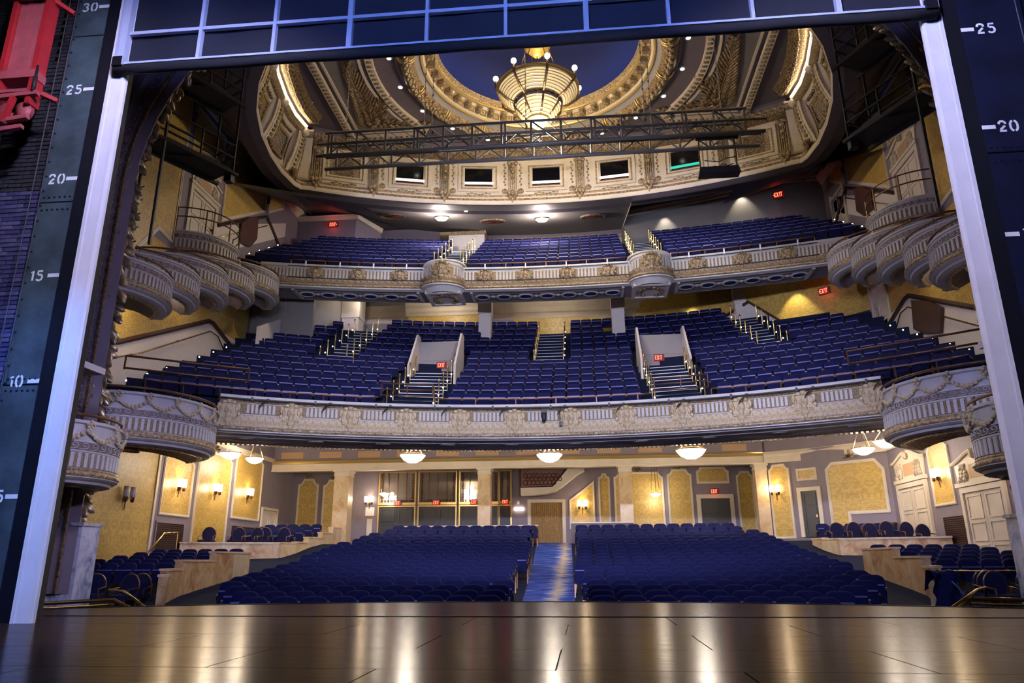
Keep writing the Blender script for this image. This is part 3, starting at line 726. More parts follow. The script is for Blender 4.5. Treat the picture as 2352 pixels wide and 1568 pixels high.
def on_path(path, s):
    """point at arclength s"""
    for (a, b) in zip(path[:-1], path[1:]):
        l = sqrt((b[0]-a[0])**2+(b[1]-a[1])**2)
        if s <= l:
            t = s/l; nx = a[2]+(b[2]-a[2])*t; ny = a[3]+(b[3]-a[3])*t; q = sqrt(nx*nx+ny*ny)
            return a[0]+(b[0]-a[0])*t, a[1]+(b[1]-a[1])*t, nx/q, ny/q
        s -= l
    return path[-1]
def plen(path): return sum(sqrt((b[0]-a[0])**2+(b[1]-a[1])**2) for a, b in zip(path[:-1], path[1:]))
def orient(p, z, o=0, sx=1, sz=1, sy=1):
    x, y, nx, ny = p
    return Matrix(((-ny,-nx,0,x+nx*o),(nx,-ny,0,y+ny*o),(0,0,1,z),(0,0,0,1))) @ Matrix.Diagonal((sx,sy,sz,1))
def offs(path, d): return [(x+nx*d,y+ny*d,nx,ny) for x,y,nx,ny in path]
def pxy(path): return [(x,y) for x,y,_,_ in path]
def scatter(parent, name, me, path, z, pitch, o=0, sc_=(1,1,1), skip=None, s0=None):
    L = plen(path); n = int(L/pitch); s0 = (L-n*pitch)/2+pitch/2 if s0 is None else s0
    for i in range(n):
        s = s0+i*pitch; p = on_path(path, s)
        if skip and skip(p): continue
        link(name, me, parent, orient(p, z, o, sc_[0], sc_[2], sc_[1]))

# ---------------------------------------------------------------- mezzanine front
MC, MR = -3.4, 20.45
mz = arc(MR, -.548, .548, 48, MC)
mf = tag(mk('mezzanine_parapet', M().sweep(mz, [(-.55,6.16),(.0,6.16),(.04,6.12),(.04,6.04),(0,6.0),(0,5.93),(0,5.5),(.02,5.48)]), 'grey_plaster', None, False), 'curved mezzanine front with a row of gilded lion masks', 'balcony front')
mk('cap_moulding', M().sweep(mz, [(.04,6.02),(.07,6.0),(.08,5.96),(.05,5.92),(0,5.90)]), 'gilt', mf)
mk('gold_band', M().sweep(mz, [(.008,5.88),(.012,5.86),(.012,5.54),(.008,5.52)]), 'slotgold', mf)
mk('leaf_band', M().sweep(mz, [(.0,5.5),(.05,5.48),(.03,5.44),(.02,5.3),(.05,5.15),(.10,5.08)]), 'cream_carved', mf)
mk('rope_moulding', M().sweep(mz, [(.09,5.09),(.14,5.06),(.155,5.02),(.14,4.98),(.09,4.95)]), 'gilt', mf, True)
mk('soffit_mould', M().sweep(mz, [(.10,4.95),(.16,4.93),(.16,4.90),(.04,4.88),(0,4.85),(-.3,4.83),(-.34,4.79),(-.75,4.77),(-.8,4.73),(-1.15,4.72),(-1.2,4.68),(-1.3,4.70),(-1.35,4.85)]), 'grey_plaster', mf)
eg = arc(MR+1.22,-.548,.548,48,MC)
EGG = ell(M(),(0,0,0),(.05,.05,.05),6,3).mesh('egg','gilt',True)
scatter(mf,'egg_moulding',EGG,eg,4.66,.16)
L_ = plen(mz); mask_x = [1.01,2.98,4.87,6.75,8.6,10.4]
def near_mask(p): return any(abs(abs(p[0])-x) < .42 for x in mask_x)
scatter(mf,'rib',RIB,mz,5.55,.14,.012,(1.25,1,.30),near_mask)
scatter(mf,'acanthus_leaf',LEAF_C,mz,5.28,.265,.02,(1.05,.8,1.0),None)
for x in mask_x:
    for s in (-1,1):
        a = math.asin(s*x/MR); link('mask', MASK_S, mf, orient((MR*sin(a),MC+MR*cos(a),-sin(a),-cos(a)),5.60,.03,1.02,.98))
for k in range(10):
    a = -.50+1.0*k/9; q = (( MR+.5)*sin(a),MC+(MR+.5)*cos(a),-sin(a),-cos(a))
    link('oval_boss', ell(M(),(0,0,0),(.30,.12,.03),12,3).mesh('oval_boss','taupe',True) if k == 0 else bpy.data.meshes['oval_boss'], mf, orient(q,4.775))
# lighting pipe along the front, with clamps, tails and one moving light
pipe_p = offs(mz,.20)
lp_ = tag(mk('lighting_pipe', M().tube([(x,y,5.99) for x,y,_,_ in pipe_p],.035,6), 'darkmetal', None, True), 'long black lighting pipe along the mezzanine front', 'pipe')
for k in range(11):
    s = 1.0+2.08*k; p = on_path(pipe_p, s)
    mk('pipe_bracket', M().box(-.03,-.04,-.05,.03,.22,.08), 'darkmetal', lp_).matrix_local = orient(p,5.99)
    q = on_path(pipe_p, s+.45); t = M()
    for j in range(3): t.tube([(0,-.02,0),(-.05-.05*j,-.07,-.10-.02*j),(-.16-.03*j,-.08,-.20-.05*j)],.012,4)
    t.tube([(0,-.02,.03),(.05,-.05,.06),(.12,-.05,.03)],.014,4)
    mk('cable_tail', t, 'darkmetal', lp_).matrix_local = orient(q,5.98)
p = on_path(pipe_p, L_/2-.05+.0)
ml = empty('moving_light', (p[0],p[1],5.9)); tag(ml,'small black moving light clamped to the mezzanine pipe','stage light')
b = M(); b.box(-.10,-.08,-.12,.10,.06,.0); mk('base', b,'darkmetal',ml); b = M(); b.box(-.11,-.1,-.28,-.09,-.0,-.1); b.box(.09,-.1,-.28,.11,0,-.1); mk('yoke', b,'darkmetal',ml)
mk('head', M().lathe([(0,-.16),(.06,-.16),(.085,-.05),(.085,.08),(.05,.12),(0,.12)],(0,-.05,-.28),10),'darkmetal',ml,True)
ph = empty('hanging_connector_box', (p[0]+.45,p[1],5.9)); tag(ph,'black connector box dangling on a cable from the mezzanine pipe','cable box')
mk('cable', M().tube([(0,-.02,.08),(-.18,-.05,.0),(-.10,-.06,.1),(.10,-.06,-.1),(.14,-.05,-.45)],.014,5),'darkmetal',ph); mk('plug_box', M().box(.09,-.09,-.6,.2,-.0,-.44),'darkmetal',ph)

# mezzanine slab: stepped floor above, ceiling below
MTOP = lambda k: 6.84+.50*k if k <= 6 else 9.84+.562*(k-6)
MRK = lambda k: 21.62+.88*k
def sweep_x(r0, n=40, cy=MC, xm=SX): a = math.asin(min(.999,xm/r0)); return arc(r0,-a,a,n,cy)
rows = []
prof = [(20.6,6.1),(20.9,6.1),(20.9,MTOP(0)-.95)]
for k in range(13):
    z = MTOP(k)-.95; prof += [(MRK(k)-.62,z),(MRK(k)+.26,z)]
prof += [(33.6,MTOP(12)-.95)]
def arcsurf(prof, n=44, cy=MC, xm=SX):
    rows = []
    for r, z in prof:
        a = math.asin(min(.999,xm/r)); rows.append([(r*sin(-a+2*a*j/n), cy+r*cos(-a+2*a*j/n), z) for j in range(n+1)])
    return M().grid(rows)
mzf = struct('floor_mezzanine', arcsurf(prof), 'stair', 'stepped blue carpet floor of the mezzanine', cat='floor')
mzc = struct('ceiling_mezzanine', arcsurf([(MR+1.3,4.72),(MR+1.5,4.95),(MR+4.2,5.35),(MR+4.3,5.25),(MR+4.9,5.28),(MR+5.,5.5),(MR+9.5,6.2),(MR+14.,6.4)],xm=14.28), 'cream', 'cream coffered ceiling underneath the mezzanine', cat='ceiling')
for k in range(9):
    a = -.46+.92*k/8; r = MR+3.; c = (r*sin(a), MC+r*cos(a), 5.13)
    if k % 2: mk('gilt_rosette', M().lathe([(.0,-.10),(.25,-.09),(.3,-.04),(.42,-.03),(.45,.05)],c,14), 'gilt_dark', mzc, True)
    else: mk('ceiling_medallion', M().lathe([(0,-.06),(.5,-.06),(.55,-.03),(1.1,-.02),(1.15,.05)],c,18), 'cream', mzc, True)
q = M(); 
mk('soffit_cornice', arcsurf([(MR+4.25,5.33),(MR+4.25,5.22),(MR+4.35,5.18),(MR+4.8,5.18),(MR+4.9,5.24),(MR+4.95,5.3)],xm=14.2), 'gilt', mzc)
# ---------------------------------------------------------------- vomitories
for s in (-1,1):
    o = struct('wall_vomitory_'+SIDE[s], M().box(min(s*4.0,s*6.05),23.3,7.9,max(s*4.0,s*6.05),23.45,10.55), 'greywall', f'grey vomitory wall with exit sign, {SIDE[s]} side of the mezzanine', cat='wall')
    mk('joint_line', M().box(min(s*4.1,s*5.95),23.29,9.62,max(s*4.1,s*5.95),23.3,9.64), 'taupe', o)
    for x in (s*4.0, s*6.05):
        mk('cheek_wall', M().prism([(23.45,7.9),(23.45,10.8),(22.9,10.8),(21.3,8.9),(21.3,7.4)],(s*.09,0,0),(x-s*.045,0,0),(0,1,0)), 'wains', o)

# ---------------------------------------------------------------- upper balcony front
def by(x):
    y = 22.1-.0115*x*x; d = abs(x)-4.65
    if abs(d) < .84: y -= .80*sqrt(max(0,1-(d/.84)**2))**.8
    return y
xs = sorted(set([round(-12.7+25.4*i/64,3) for i in range(65)]+[s*(4.65+d) for s in (-1,1) for d in (-.84,-.82,-.76,-.66,-.5,-.3,-.1,.1,.3,.5,.66,.76,.82,.84)]))
bp_ = []
for i, x in enumerate(xs):
    a, c = xs[max(i-1,0)], xs[min(i+1,len(xs)-1)]; d = Vector((c-a, by(c)-by(a))).normalized(); bp_.append((x,by(x),d.y,-d.x))
bf = tag(mk('balcony_parapet', M().sweep(bp_, [(-.4,13.66),(.0,13.66),(.05,13.62),(.05,13.52),(0,13.46),(0,12.97),(.02,12.95)]), 'grey_plaster'), 'upper balcony front with two bowed bays and small gilt masks', 'balcony front')
mk('gold_band', M().sweep(bp_, [(.01,13.42),(.014,13.40),(.014,13.02),(.01,13.0)]), 'slotgold', bf)
mk('leaf_band', M().sweep(bp_, [(0,12.97),(.05,12.95),(.03,12.9),(.05,12.8),(.12,12.72),(.16,12.68)]), 'gilt_dark', bf)
mk('rope_moulding', M().sweep(bp_, [(.15,12.69),(.20,12.66),(.21,12.62),(.18,12.58),(.1,12.56)]), 'gilt', bf, True)
mk('base_moulding', M().sweep(bp_, [(.1,12.57),(.16,12.55),(.16,12.5),(.02,12.48),(-.05,12.46)]), 'grey_plaster', bf)
bmx = [.95,2.80,6.68,8.55,10.4]
scatter(bf,'rib',RIB,bp_,13.02,.155,.014,(1.3,1,.38),lambda p: any(abs(abs(p[0])-x) < .40 for x in bmx) or abs(abs(p[0])-4.65) < .42)
scatter(bf,'acanthus_leaf',LEAF,bp_,12.83,.27,.04,(1.05,.8,.72))
for x in bmx+[4.65]:
    for s in (-1,1):
        i = min(range(len(xs)), key=lambda j: abs(xs[j]-s*x)); q = bp_[i]
        q = (s*x, by(s*x), q[2], q[3]) if x != 4.65 else (s*x, by(s*x), 0, -1)
        big = 1.25 if x == 4.65 else 1.
        link('mask', MASK, bf, orient(q,13.22 if x != 4.65 else 13.25,.03,.98*big,.82*big))
for s in (-1,1):
    q = arc_ = bow(s*4.65,by(s*5.6)+.25,.95,PI,2*PI,14)
    mk('bay_cap', M().sweep(offs(q,-.02),[(-.2,13.74),(.06,13.74),(.08,13.70),(.06,13.66),(-.2,13.66)]), 'cream', bf)
    cg = M().sweep(bow(s*4.65,by(s*4.65)+.95,.98,PI*1.08,PI*1.92,14),[(0,12.5),(-.06,12.4),(-.12,12.3),(-.16,12.25)]); mk('bay_corbel', cg,'grey_plaster',bf,True)
    pl = M().box(s*4.65-.8,21.5,12.32,s*4.65+.8,23.2,12.48); bk = mk('bay_soffit', pl,'grey_plaster',bf)
    mk('soffit_frame', M().frame([(-.8,0),(.8,0),(.8,1.7),(-.8,1.7)],[(-.66,.14),(.66,.14),(.66,1.56),(-.66,1.56)],(0,0,-.06),(s*4.65,21.5,12.32),(1,0,0),(0,1,0)),'grey_plaster',bk)
    w_ = M()
    for i in range(12):
        t = PI*(.1+1.6*i/11)+PI*.6; ell(w_,(s*4.65+.5*cos(t),22.35+.5*sin(t),12.28),(.12,.12,.06),6,3)
    mk('wreath', w_,'gilt_dark',bk,True)
# balcony soffit with oval coffers between the bays
bs = struct('ceiling_balcony_soffit', M().grid([[(x,by2,12.5 if by2<23.7 else z) for by2,z in ((22.0-.0115*x*x,12.5),(23.6-.0115*x*x,12.5),(23.7-.0115*x*x,13.5))] for x in [-14.28+28.56*i/40 for i in range(41)]]), 'mauve', 'soffit of the upper balcony with a row of oval coffers', cat='soffit')
OV = M().lathe([(.26,-.05),(.32,-.07),(.36,-.03),(.36,.0)],n=16).mesh('oval_frame','grey_plaster',True)
OVD = M().lathe([(0,-.012),(.26,-.012)],n=16).mesh('oval_field','oculus')
RO = M().lathe([(0,-.06),(.06,-.05),(.09,-.02),(.12,-.02),(.14,0)],n=9).mesh('rosette','grey_plaster',True)
for (x0,x1) in ((-3.5,3.5),(-11.4,-5.8),(5.8,11.4)):
    F = M(); P_ = lambda x, d: (x, 22.25-.0115*x*x+d)
    n = 12
    for (d0,d1,zz) in ((.0,.10,12.42),(.10,.16,12.46),(1.15,1.25,12.42),(1.09,1.15,12.46)):
        F.grid([[(*P_(x0+(x1-x0)*i/n,d0),zz),(*P_(x0+(x1-x0)*i/n,d1),zz)] for i in range(n+1)])
    for e, sg in ((x0,1),(x1,-1)):
        F.hexa([(*P_(e,0),12.42),(*P_(e+sg*.12,0),12.42),(*P_(e+sg*.12,1.25),12.42),(*P_(e,1.25),12.42),(*P_(e,0),12.5),(*P_(e+sg*.12,0),12.5),(*P_(e+sg*.12,1.25),12.5),(*P_(e,1.25),12.5)])
    fo = mk('coffer_frame', F, 'grey_plaster', bs)
    m_ = round((x1-x0)/.98)
    for i in range(m_):
        x = x0+(x1-x0)*(i+.5)/m_; y = 22.25-.0115*x*x+.62
        link('oval_frame', OV, fo, TR(x,y,12.5,0,(1,1,1))); link('oval_field', OVD, fo, TR(x,y,12.495))
        if i < m_-1: xx = x0+(x1-x0)*(i+1)/m_; link('rosette', RO, fo, TR(xx,22.25-.0115*xx*xx+.62,12.5))
# rear part: mezzanine upper wall, ceiling, pillars
mrw = struct('wall_mezzanine_back', M().box(-SX,29.95,11.5,SX,30.2,15.3), 'greywall', 'rear wall of the mezzanine with gold damask and cream cornice', cat='wall')
WM = WF((0,29.95,0),(1,0,0),(0,-1,0))
def gold(u0,u1,z0,z1): return mk('damask_panel', WM.box(M(),u0,u1,z0,z1,0,.03),'damx',mrw)
gold(-8.6,-3.7,12.0,13.75); gold(-2.2,3.3,12.0,13.75); gold(4.4,9.0,12.0,13.75); gold(-13.5,-11.3,12,14.2)
bl = mk('gold_block', M().box(-8.0,28.9,11.8,-3.6,30,13.9),'damx',mrw)
mk('block_cornice', M().sweep([(-8.15,28.9,0,-1),(-3.45,28.9,0,-1)],[(-.1,13.75),(.04,13.75),(.04,13.9),(.10,14.0),(.10,14.2),(.22,14.35),(.24,14.5),(-.3,14.5)]),'cream',bl)
mk('cornice', M().sweep([(-SX,29.95,0,-1),(SX,29.95,0,-1)],[(0,13.75),(.05,13.78),(.05,14.05),(.12,14.12),(.12,14.4),(.25,14.6),(.25,14.75),(0,14.8)]),'cream',mrw)
mcl = struct('ceiling_mezzanine_rear', M().grid([[(x,23.7-.0115*x*x,13.45),(x,24.6,14.2),(x,27.,14.5),(x,30.2,15.1)] for x in (-SX,-7,0,7,SX)]), 'mauve_dark', 'dark ceiling over the back of the mezzanine', cat='ceiling')
for x in (-3.5,3.45,-10.7,9.8):
    o = empty('square_pillar', (x,27.5,11.0)); tag(o, {-3.5:'pale square pillar nearest the middle, left of the mezzanine exit sign',3.45:'pale square pillar right of the upper centre aisle',-10.7:'pale square pillar by the left upper aisle',9.8:'pale square pillar beside the curved gold wall'}[x], 'pillar', 'mezzanine pillars')
    w2 = .32 if abs(x)<5 else .46
    mk('shaft', M().box(-w2,-w2,0,w2,w2,2.2),'wains',o); mk('upper_block', M().box(-w2-.04,-w2-.04,2.2,w2+.04,w2+.04,3.45),'wains',o)
# gold curved wall at the right of the mezzanine
cw = [(5.2+i*.62, 29.6-.0*i-(.012*i*i*i*.35), ) for i in range(9)]
cp_ = []
pts_ = [(4.6,29.9),(6.0,29.4),(7.4,28.8),(8.8,27.9),(10.0,26.9),(11.4,25.8),(12.8,24.6),(14.3,23.0)]
for i,(x,y) in enumerate(pts_):
    a = Vector(pts_[max(i-1,0)]); c = Vector(pts_[min(i+1,7)]); d = (c-a).normalized(); cp_.append((x,y,d.y,-d.x))
gw = struct('wall_mezzanine_right', M().sweep(cp_,[(0,14.8),(0,9.6)]), 'damx', 'curved gold damask wall at the right rear of the mezzanine', cat='wall')
def band(zs, prof, m, nm): 
    b = M(); b.grid([[(x+nx*o,y+ny*o,z0+dz) for o,dz in prof] for (x,y,nx,ny),z0 in zip(cp_,zs)]); return mk(nm,b,m,gw)
zz = [12.9,12.6,12.5,12.7,13.2,11.6,11.2,11.2]
band(zz,[(.02,.1),(.08,.08),(.09,-.06),(.02,-.08)],'brown','dado_rail'); band(zz,[(.03,-.06),(.035,-3.)],'wains','wainscot')
wlm = struct('wall_mezzanine_left', M().box(-14.28,23.05,9.6,-11.2,23.25,14.6), 'taupe', 'grey taupe wall at the left rear of the mezzanine', cat='wall')
mk('lit_return', M().grid([[(-12.6,23.0,9.6),(-12.6,23.0,14.6)],[(-11.3,26.0,9.6),(-11.3,26.0,14.6)],[(-11.0,29.9,9.6),(-11.0,29.9,14.6)]]),'greywall',wlm)
mk('low_parapet', M().prism([(20.9,9.4),(20.9,10.8),(23.1,11.9),(23.1,9.4)],(.12,0,0),(-12.9,0,0),(0,1,0)),'wains',wlm)
# ---------------------------------------------------------------- boxes
def box_front(name, label, s, cx, cy, R, a0, a1, zr, swag, group, rail=True, n=26, hh=None):
    """bowed box front; s=-1 left side, +1 right; angles given for the left side"""
    A0, A1 = (rad(a0), rad(a1)) if s < 0 else (PI-rad(a0), PI-rad(a1))
    path = bow(s*cx, cy, R, A0, A1, n)
    if s > 0: path = path[::-1]
    d = .46 if swag else .10
    o = tag(mk(name, M().sweep(path, [(-.16,zr),(.03,zr),(.06,zr-.03),(.06,zr-.07),(.01,zr-.10),(0,zr-d),(.03,zr-d-.01),(.03,zr-d-.04),(0,zr-d-.05),(0,zr-d-.22),(.03,zr-d-.23),(.03,zr-d-.26),(.0,zr-d-.27),(0,zr-d-.62)]), 'grey_plaster'), label, 'box front', group)
    mk('maroon_band', M().sweep(path,[(.006,zr-d-.055),(.008,zr-d-.06),(.008,zr-d-.21),(.006,zr-d-.215)]),'maroon',o)
    mk('slot_band', M().sweep(path,[(.006,zr-d-.28),(.008,zr-d-.29),(.008,zr-d-.60),(.006,zr-d-.61)]),'slotgold',o)
    z = zr-d-.62
    mk('leaf_moulding', M().sweep(path,[(.0,z),(.05,z-.02),(.05,z-.05),(.02,z-.06),(.10,z-.10),(.11,z-.15),(.06,z-.19)]),'gilt',o,True)
    mk('under_moulding', M().sweep(path,[(.06,z-.19),(.08,z-.21),(.0,z-.26),(-.05,z-.27),(-.08,z-.33),(-.22,z-.36),(-.30,z-.36)]),'grey_plaster',o)
    mk('gilt_edge', M().sweep(path,[(-.30,z-.36),(-.33,z-.40),(-.40,z-.40),(-.45,z-.34)]),'gilt',o,True)
    scatter(o,'wave_scroll',WAVE,path,zr-d-.13,.235,.012,(1,1,.78))
    scatter(o,'rib',RIB,path,zr-d-.605,.155,.006,(1.25,1.2,.33))
    if swag: scatter(o,'fruit_swag',SWAG,path,zr-.22,.78,.0,(1.08,1,1))
    # soffit: shallow fluted dish
    rows = []
    Rr = R-.42; zs = z-.36
    for (f, dz) in ((1.,0),(.8,.10),(.5,.17),(.24,.18),(.24,.10),(.0,.08)):
        rows.append([(s*cx+Rr*f*cos(A0+(A1-A0)*j/40), cy+Rr*f*sin(A0+(A1-A0)*j/40), zs+dz+(.03 if j%2 and .2<f<.99 else 0)) for j in range(41)])
    mk('fluted_soffit', M().grid(rows), 'gilt_dark' if swag else 'mauve', o)
    # parapet inside and floor
    mk('box_floor', M().prism([(x-nx*.05,y-ny*.05) for x,y,nx,ny in path]+([(s*cx,cy)] if abs(A1-A0) < PI else []),(0,0,.08),(0,0,zr-.95),(1,0,0),(0,1,0)),'mauve_dark',o)
    if rail:
        rp = offs(path,-.02)
        rl = mk('handrail', M().tube([(x,y,zr+.13) for x,y,_,_ in rp],.035,6),'bronze',o,True)
        for i in range(2,n,6): x,y,_,_ = rp[i]; mk('rail_post', M().tube([(x,y,zr-.02),(x,y,zr+.2)],.025,6),'bronze',rl)
    return o
for s in (-1,1):
    box_front('mezzanine_box', f'large round {SIDE[s]} mezzanine box front with fruit swags and wave scrolls', s, 12.5,11.95,2.58,-118,62,5.28,True,'mezzanine boxes',n=36)
    box_front('stage_box', f'low round {SIDE[s]} stage box front half hidden by the white jamb', s, 11.35,7.35,1.55,-118,70,3.85,True,'stage boxes',n=22)
    for k, (cx,cy,R,zr) in enumerate(((13.9,11.6,2.15,9.62),(14.1,13.7,2.1,10.5),(14.05,15.65,2.1,11.3),(13.85,17.5,2.05,12.0),(13.5,19.3,1.95,12.58))):
        o = box_front('upper_box', f'{["lowest","second","third","fourth","topmost"][k]} of the stepped scalloped boxes on the {SIDE[s]} wall', s, cx,cy,R,-104,54,zr,False,'stepped upper boxes')
        bx = s*(cx-.2)
        wv = M()
        for i in range(9): t = 2*PI*i/9; ell(wv,(s*(cx-R*.62), cy+R*.70+.20*cos(t), zr-.85+.20*sin(t)),(.07,.07,.07),6,3)
        mk('wreath', wv,'gilt',o,True)
    o = box_front('bowed_landing', f'short bowed landing with iron rail before the upper {SIDE[s]} door', s, 14.25,17.4,1.75,-85,60,13.1,False,'upper landings',False)
    pth = bow(s*14.25,17.4,1.7,rad(-85) if s<0 else PI+rad(85),rad(60) if s<0 else PI-rad(60),16)
    for zz in (.62,1.0): mk('guard_rail', M().tube([(x,y,13.1+zz) for x,y,_,_ in pth],.028,5),'bronze',o)
    for i in (0,4,8,12,16): x,y,_,_ = pth[i]; mk('rail_post', M().tube([(x,y,13.05),(x,y,14.12)],.03,5),'bronze',o)

# ---------------------------------------------------------------- proscenium reveal and gilded garland arch (y = 9)
AX, AZ0, ARISE = 11.5, 11.2, 8.7
def archp(t):   # t in 0..1 : left foot -> crown -> right foot
    L1 = AZ0; Lc = 24.; L = 2*L1+Lc; s = t*L
    if s < L1: return (-AX, s)
    if s > L-L1: return (AX, L-s)
    a = PI*(s-L1)/Lc; return (-AX*cos(a), AZ0+ARISE*sin(a))
def loft(name, lst, m, parent=None, smooth=False, n=70):
    """lst of (y, inset) strips; section shrinks toward the stage opening"""
    rows = []
    for i in range(n+1):
        X, Z = archp(i/n); r = []
        for y, ins in lst:
            f = (9-y)/8.0; sx_ = (11.47-4.97*f)/AX; sz_ = 1-.30*f
            r.append((.5*f+X*(sx_-ins/AX), y, Z*(sz_-ins/19.) if Z > .01 else 0))
        rows.append(r)
    return mk(name, M().grid(rows), m, parent, smooth)
MT['reveal'] = mat('carved_mauve_relief', (.22,.17,.20), .5, noise=.35, nscale=7, bump=1., bscale=12)
rv = loft('wall_proscenium_reveal', [(1.02,-.9),(8.4,-2.1),(8.55,-2.1)], 'mauve_dark'); rv['kind'] = 'structure'; tag(rv,'deep stepped reveal of the proscenium arch beyond the white jamb','wall')
loft('swirl_band', [(8.55,-2.1),(8.5,-2.05),(8.45,-1.9),(8.45,-1.3),(8.55,-1.25)], 'gilt_dark', rv); loft('dark_band', [(8.55,-1.25),(8.6,-1.22),(8.6,-.98)], 'mauve_dark', rv)
loft('grey_moulding', [(8.6,-.98),(8.5,-.95),(8.45,-.8),(8.5,-.66),(8.56,-.62)], 'taupe', rv); loft('rosette_band', [(8.56,-.62),(8.62,-.60),(8.62,-.30)], 'mauve', rv)
loft('bead_moulding', [(8.62,-.30),(8.55,-.28),(8.53,-.22),(8.58,-.18)], 'gilt_dark', rv); loft('inner_band', [(8.58,-.18),(8.66,-.15),(8.7,.12),(9.1,.14)], 'mauve', rv)
ROS = M()
ROS.lathe([(0,-.05),(.05,-.04),(.07,-.015)],n=8)
for j in range(8): ell(ROS,(.095*cos(j*PI/4),.095*sin(j*PI/4),-.02),(.04,.03,.02),5,3)
ROS.tube([(.15*cos(t),.15*sin(t),-.01) for t in [2*PI*i/12 for i in range(12)]],.015,4,True)
ROSM = ROS.mesh('rosette','reveal',True)
for i in range(150):
    X, Z = archp((i+.5)/150)
    if abs(X) < 6 or Z < 1.4: continue
    f = (9-8.6)/8.; sx_ = (11.47-4.97*f)/AX
    link('rosette', ROSM, rv, Matrix.Translation((.5*f+X*(sx_+.45/AX), 8.60, Z*(1-.3*f+.45/19.))) @ Matrix.Rotation(rad(-90),4,'X') @ Matrix.Scale(.95,4))
ga = empty('garland_arch', (0,9,0)); tag(ga,'gilded leaf garland arch framing the auditorium','arch')
gt = M(); gp = [archp(i/120) for i in range(121)]
gt.tube([(x,0,z) for x,z in gp],.16,6); mk('garland_core', gt, 'gilt_dark', ga, True)
clu = []
for v in range(3):
    b = M()
    for j in range(9):
        a = 2*PI*j/9+v; r = .17+.05*random.random()
        t = .25*random.random(); c = (r*cos(a), r*sin(a), -.2+.4*random.random())
        q = M(); ell(q,(0,0,0),(.055,.10,.19),6,4)
        R_ = Matrix.Rotation(a-PI/2,3,'Z') @ Matrix.Rotation(rad(28+30*random.random()),3,'X')
        q.v = [tuple(R_@Vector(p)+Vector(c)) for p in q.v]; b.add(q.v, q.f)
    clu.append(b.mesh('leaf_cluster','garland',True))
n = 110
for i in range(n):
    x, z = archp((i+.5)/n); x2, z2 = archp((i+.9)/n)
    if abs(x) < 5.5 or z < 1.7: continue
    an = math.atan2(x2-x, z2-z)
    link('leaf_cluster', clu[i%3], ga, Matrix.Translation((x,0,z)) @ Matrix.Rotation(an,4,'Y') @ Matrix.Rotation(i*1.3,4,'Z') @ Matrix.Scale(1.15,4))
for s in (-1,1):
    pl = empty('marble_plinth', (s*11.5,9.05,-.6)); tag(pl, f'blue grey veined marble plinth under the {SIDE[s]} garland', 'plinth', 'arch plinths')
    mk('block', M().box(-.45,-.35,0,.45,.35,2.2),'marble_blue',pl); mk('cap', M().box(-.5,-.4,2.2,.5,.4,2.28),'marble_blue',pl)
    wn = struct('wall_arch_'+SIDE[s], M().box(min(s*11.7,s*SX),9.05,-1.5,max(s*11.7,s*SX),9.3,20), 'mauve_dark', f'dark pier behind the gilded arch, {SIDE[s]} side', cat='wall')
    pp = struct('trim_pedestal_'+SIDE[s], M().box(min(s*9.9,s*10.7),5.9,5.0,max(s*9.9,s*10.7),7.,5.15), 'grey_plaster', f'pale pedestal block on the {SIDE[s]} reveal', cat='trim')
struct('wall_over_arch', M().prism([(-14.3,20.2)]+[(-14.3,11)]+[(x,z+.2) for x,z in gp if z > 11.2]+[(14.3,11),(14.3,20.2)],(0,.2,0),(0,9.05,0)), 'mauve_dark', 'dark wall above the gilded arch', cat='wall')

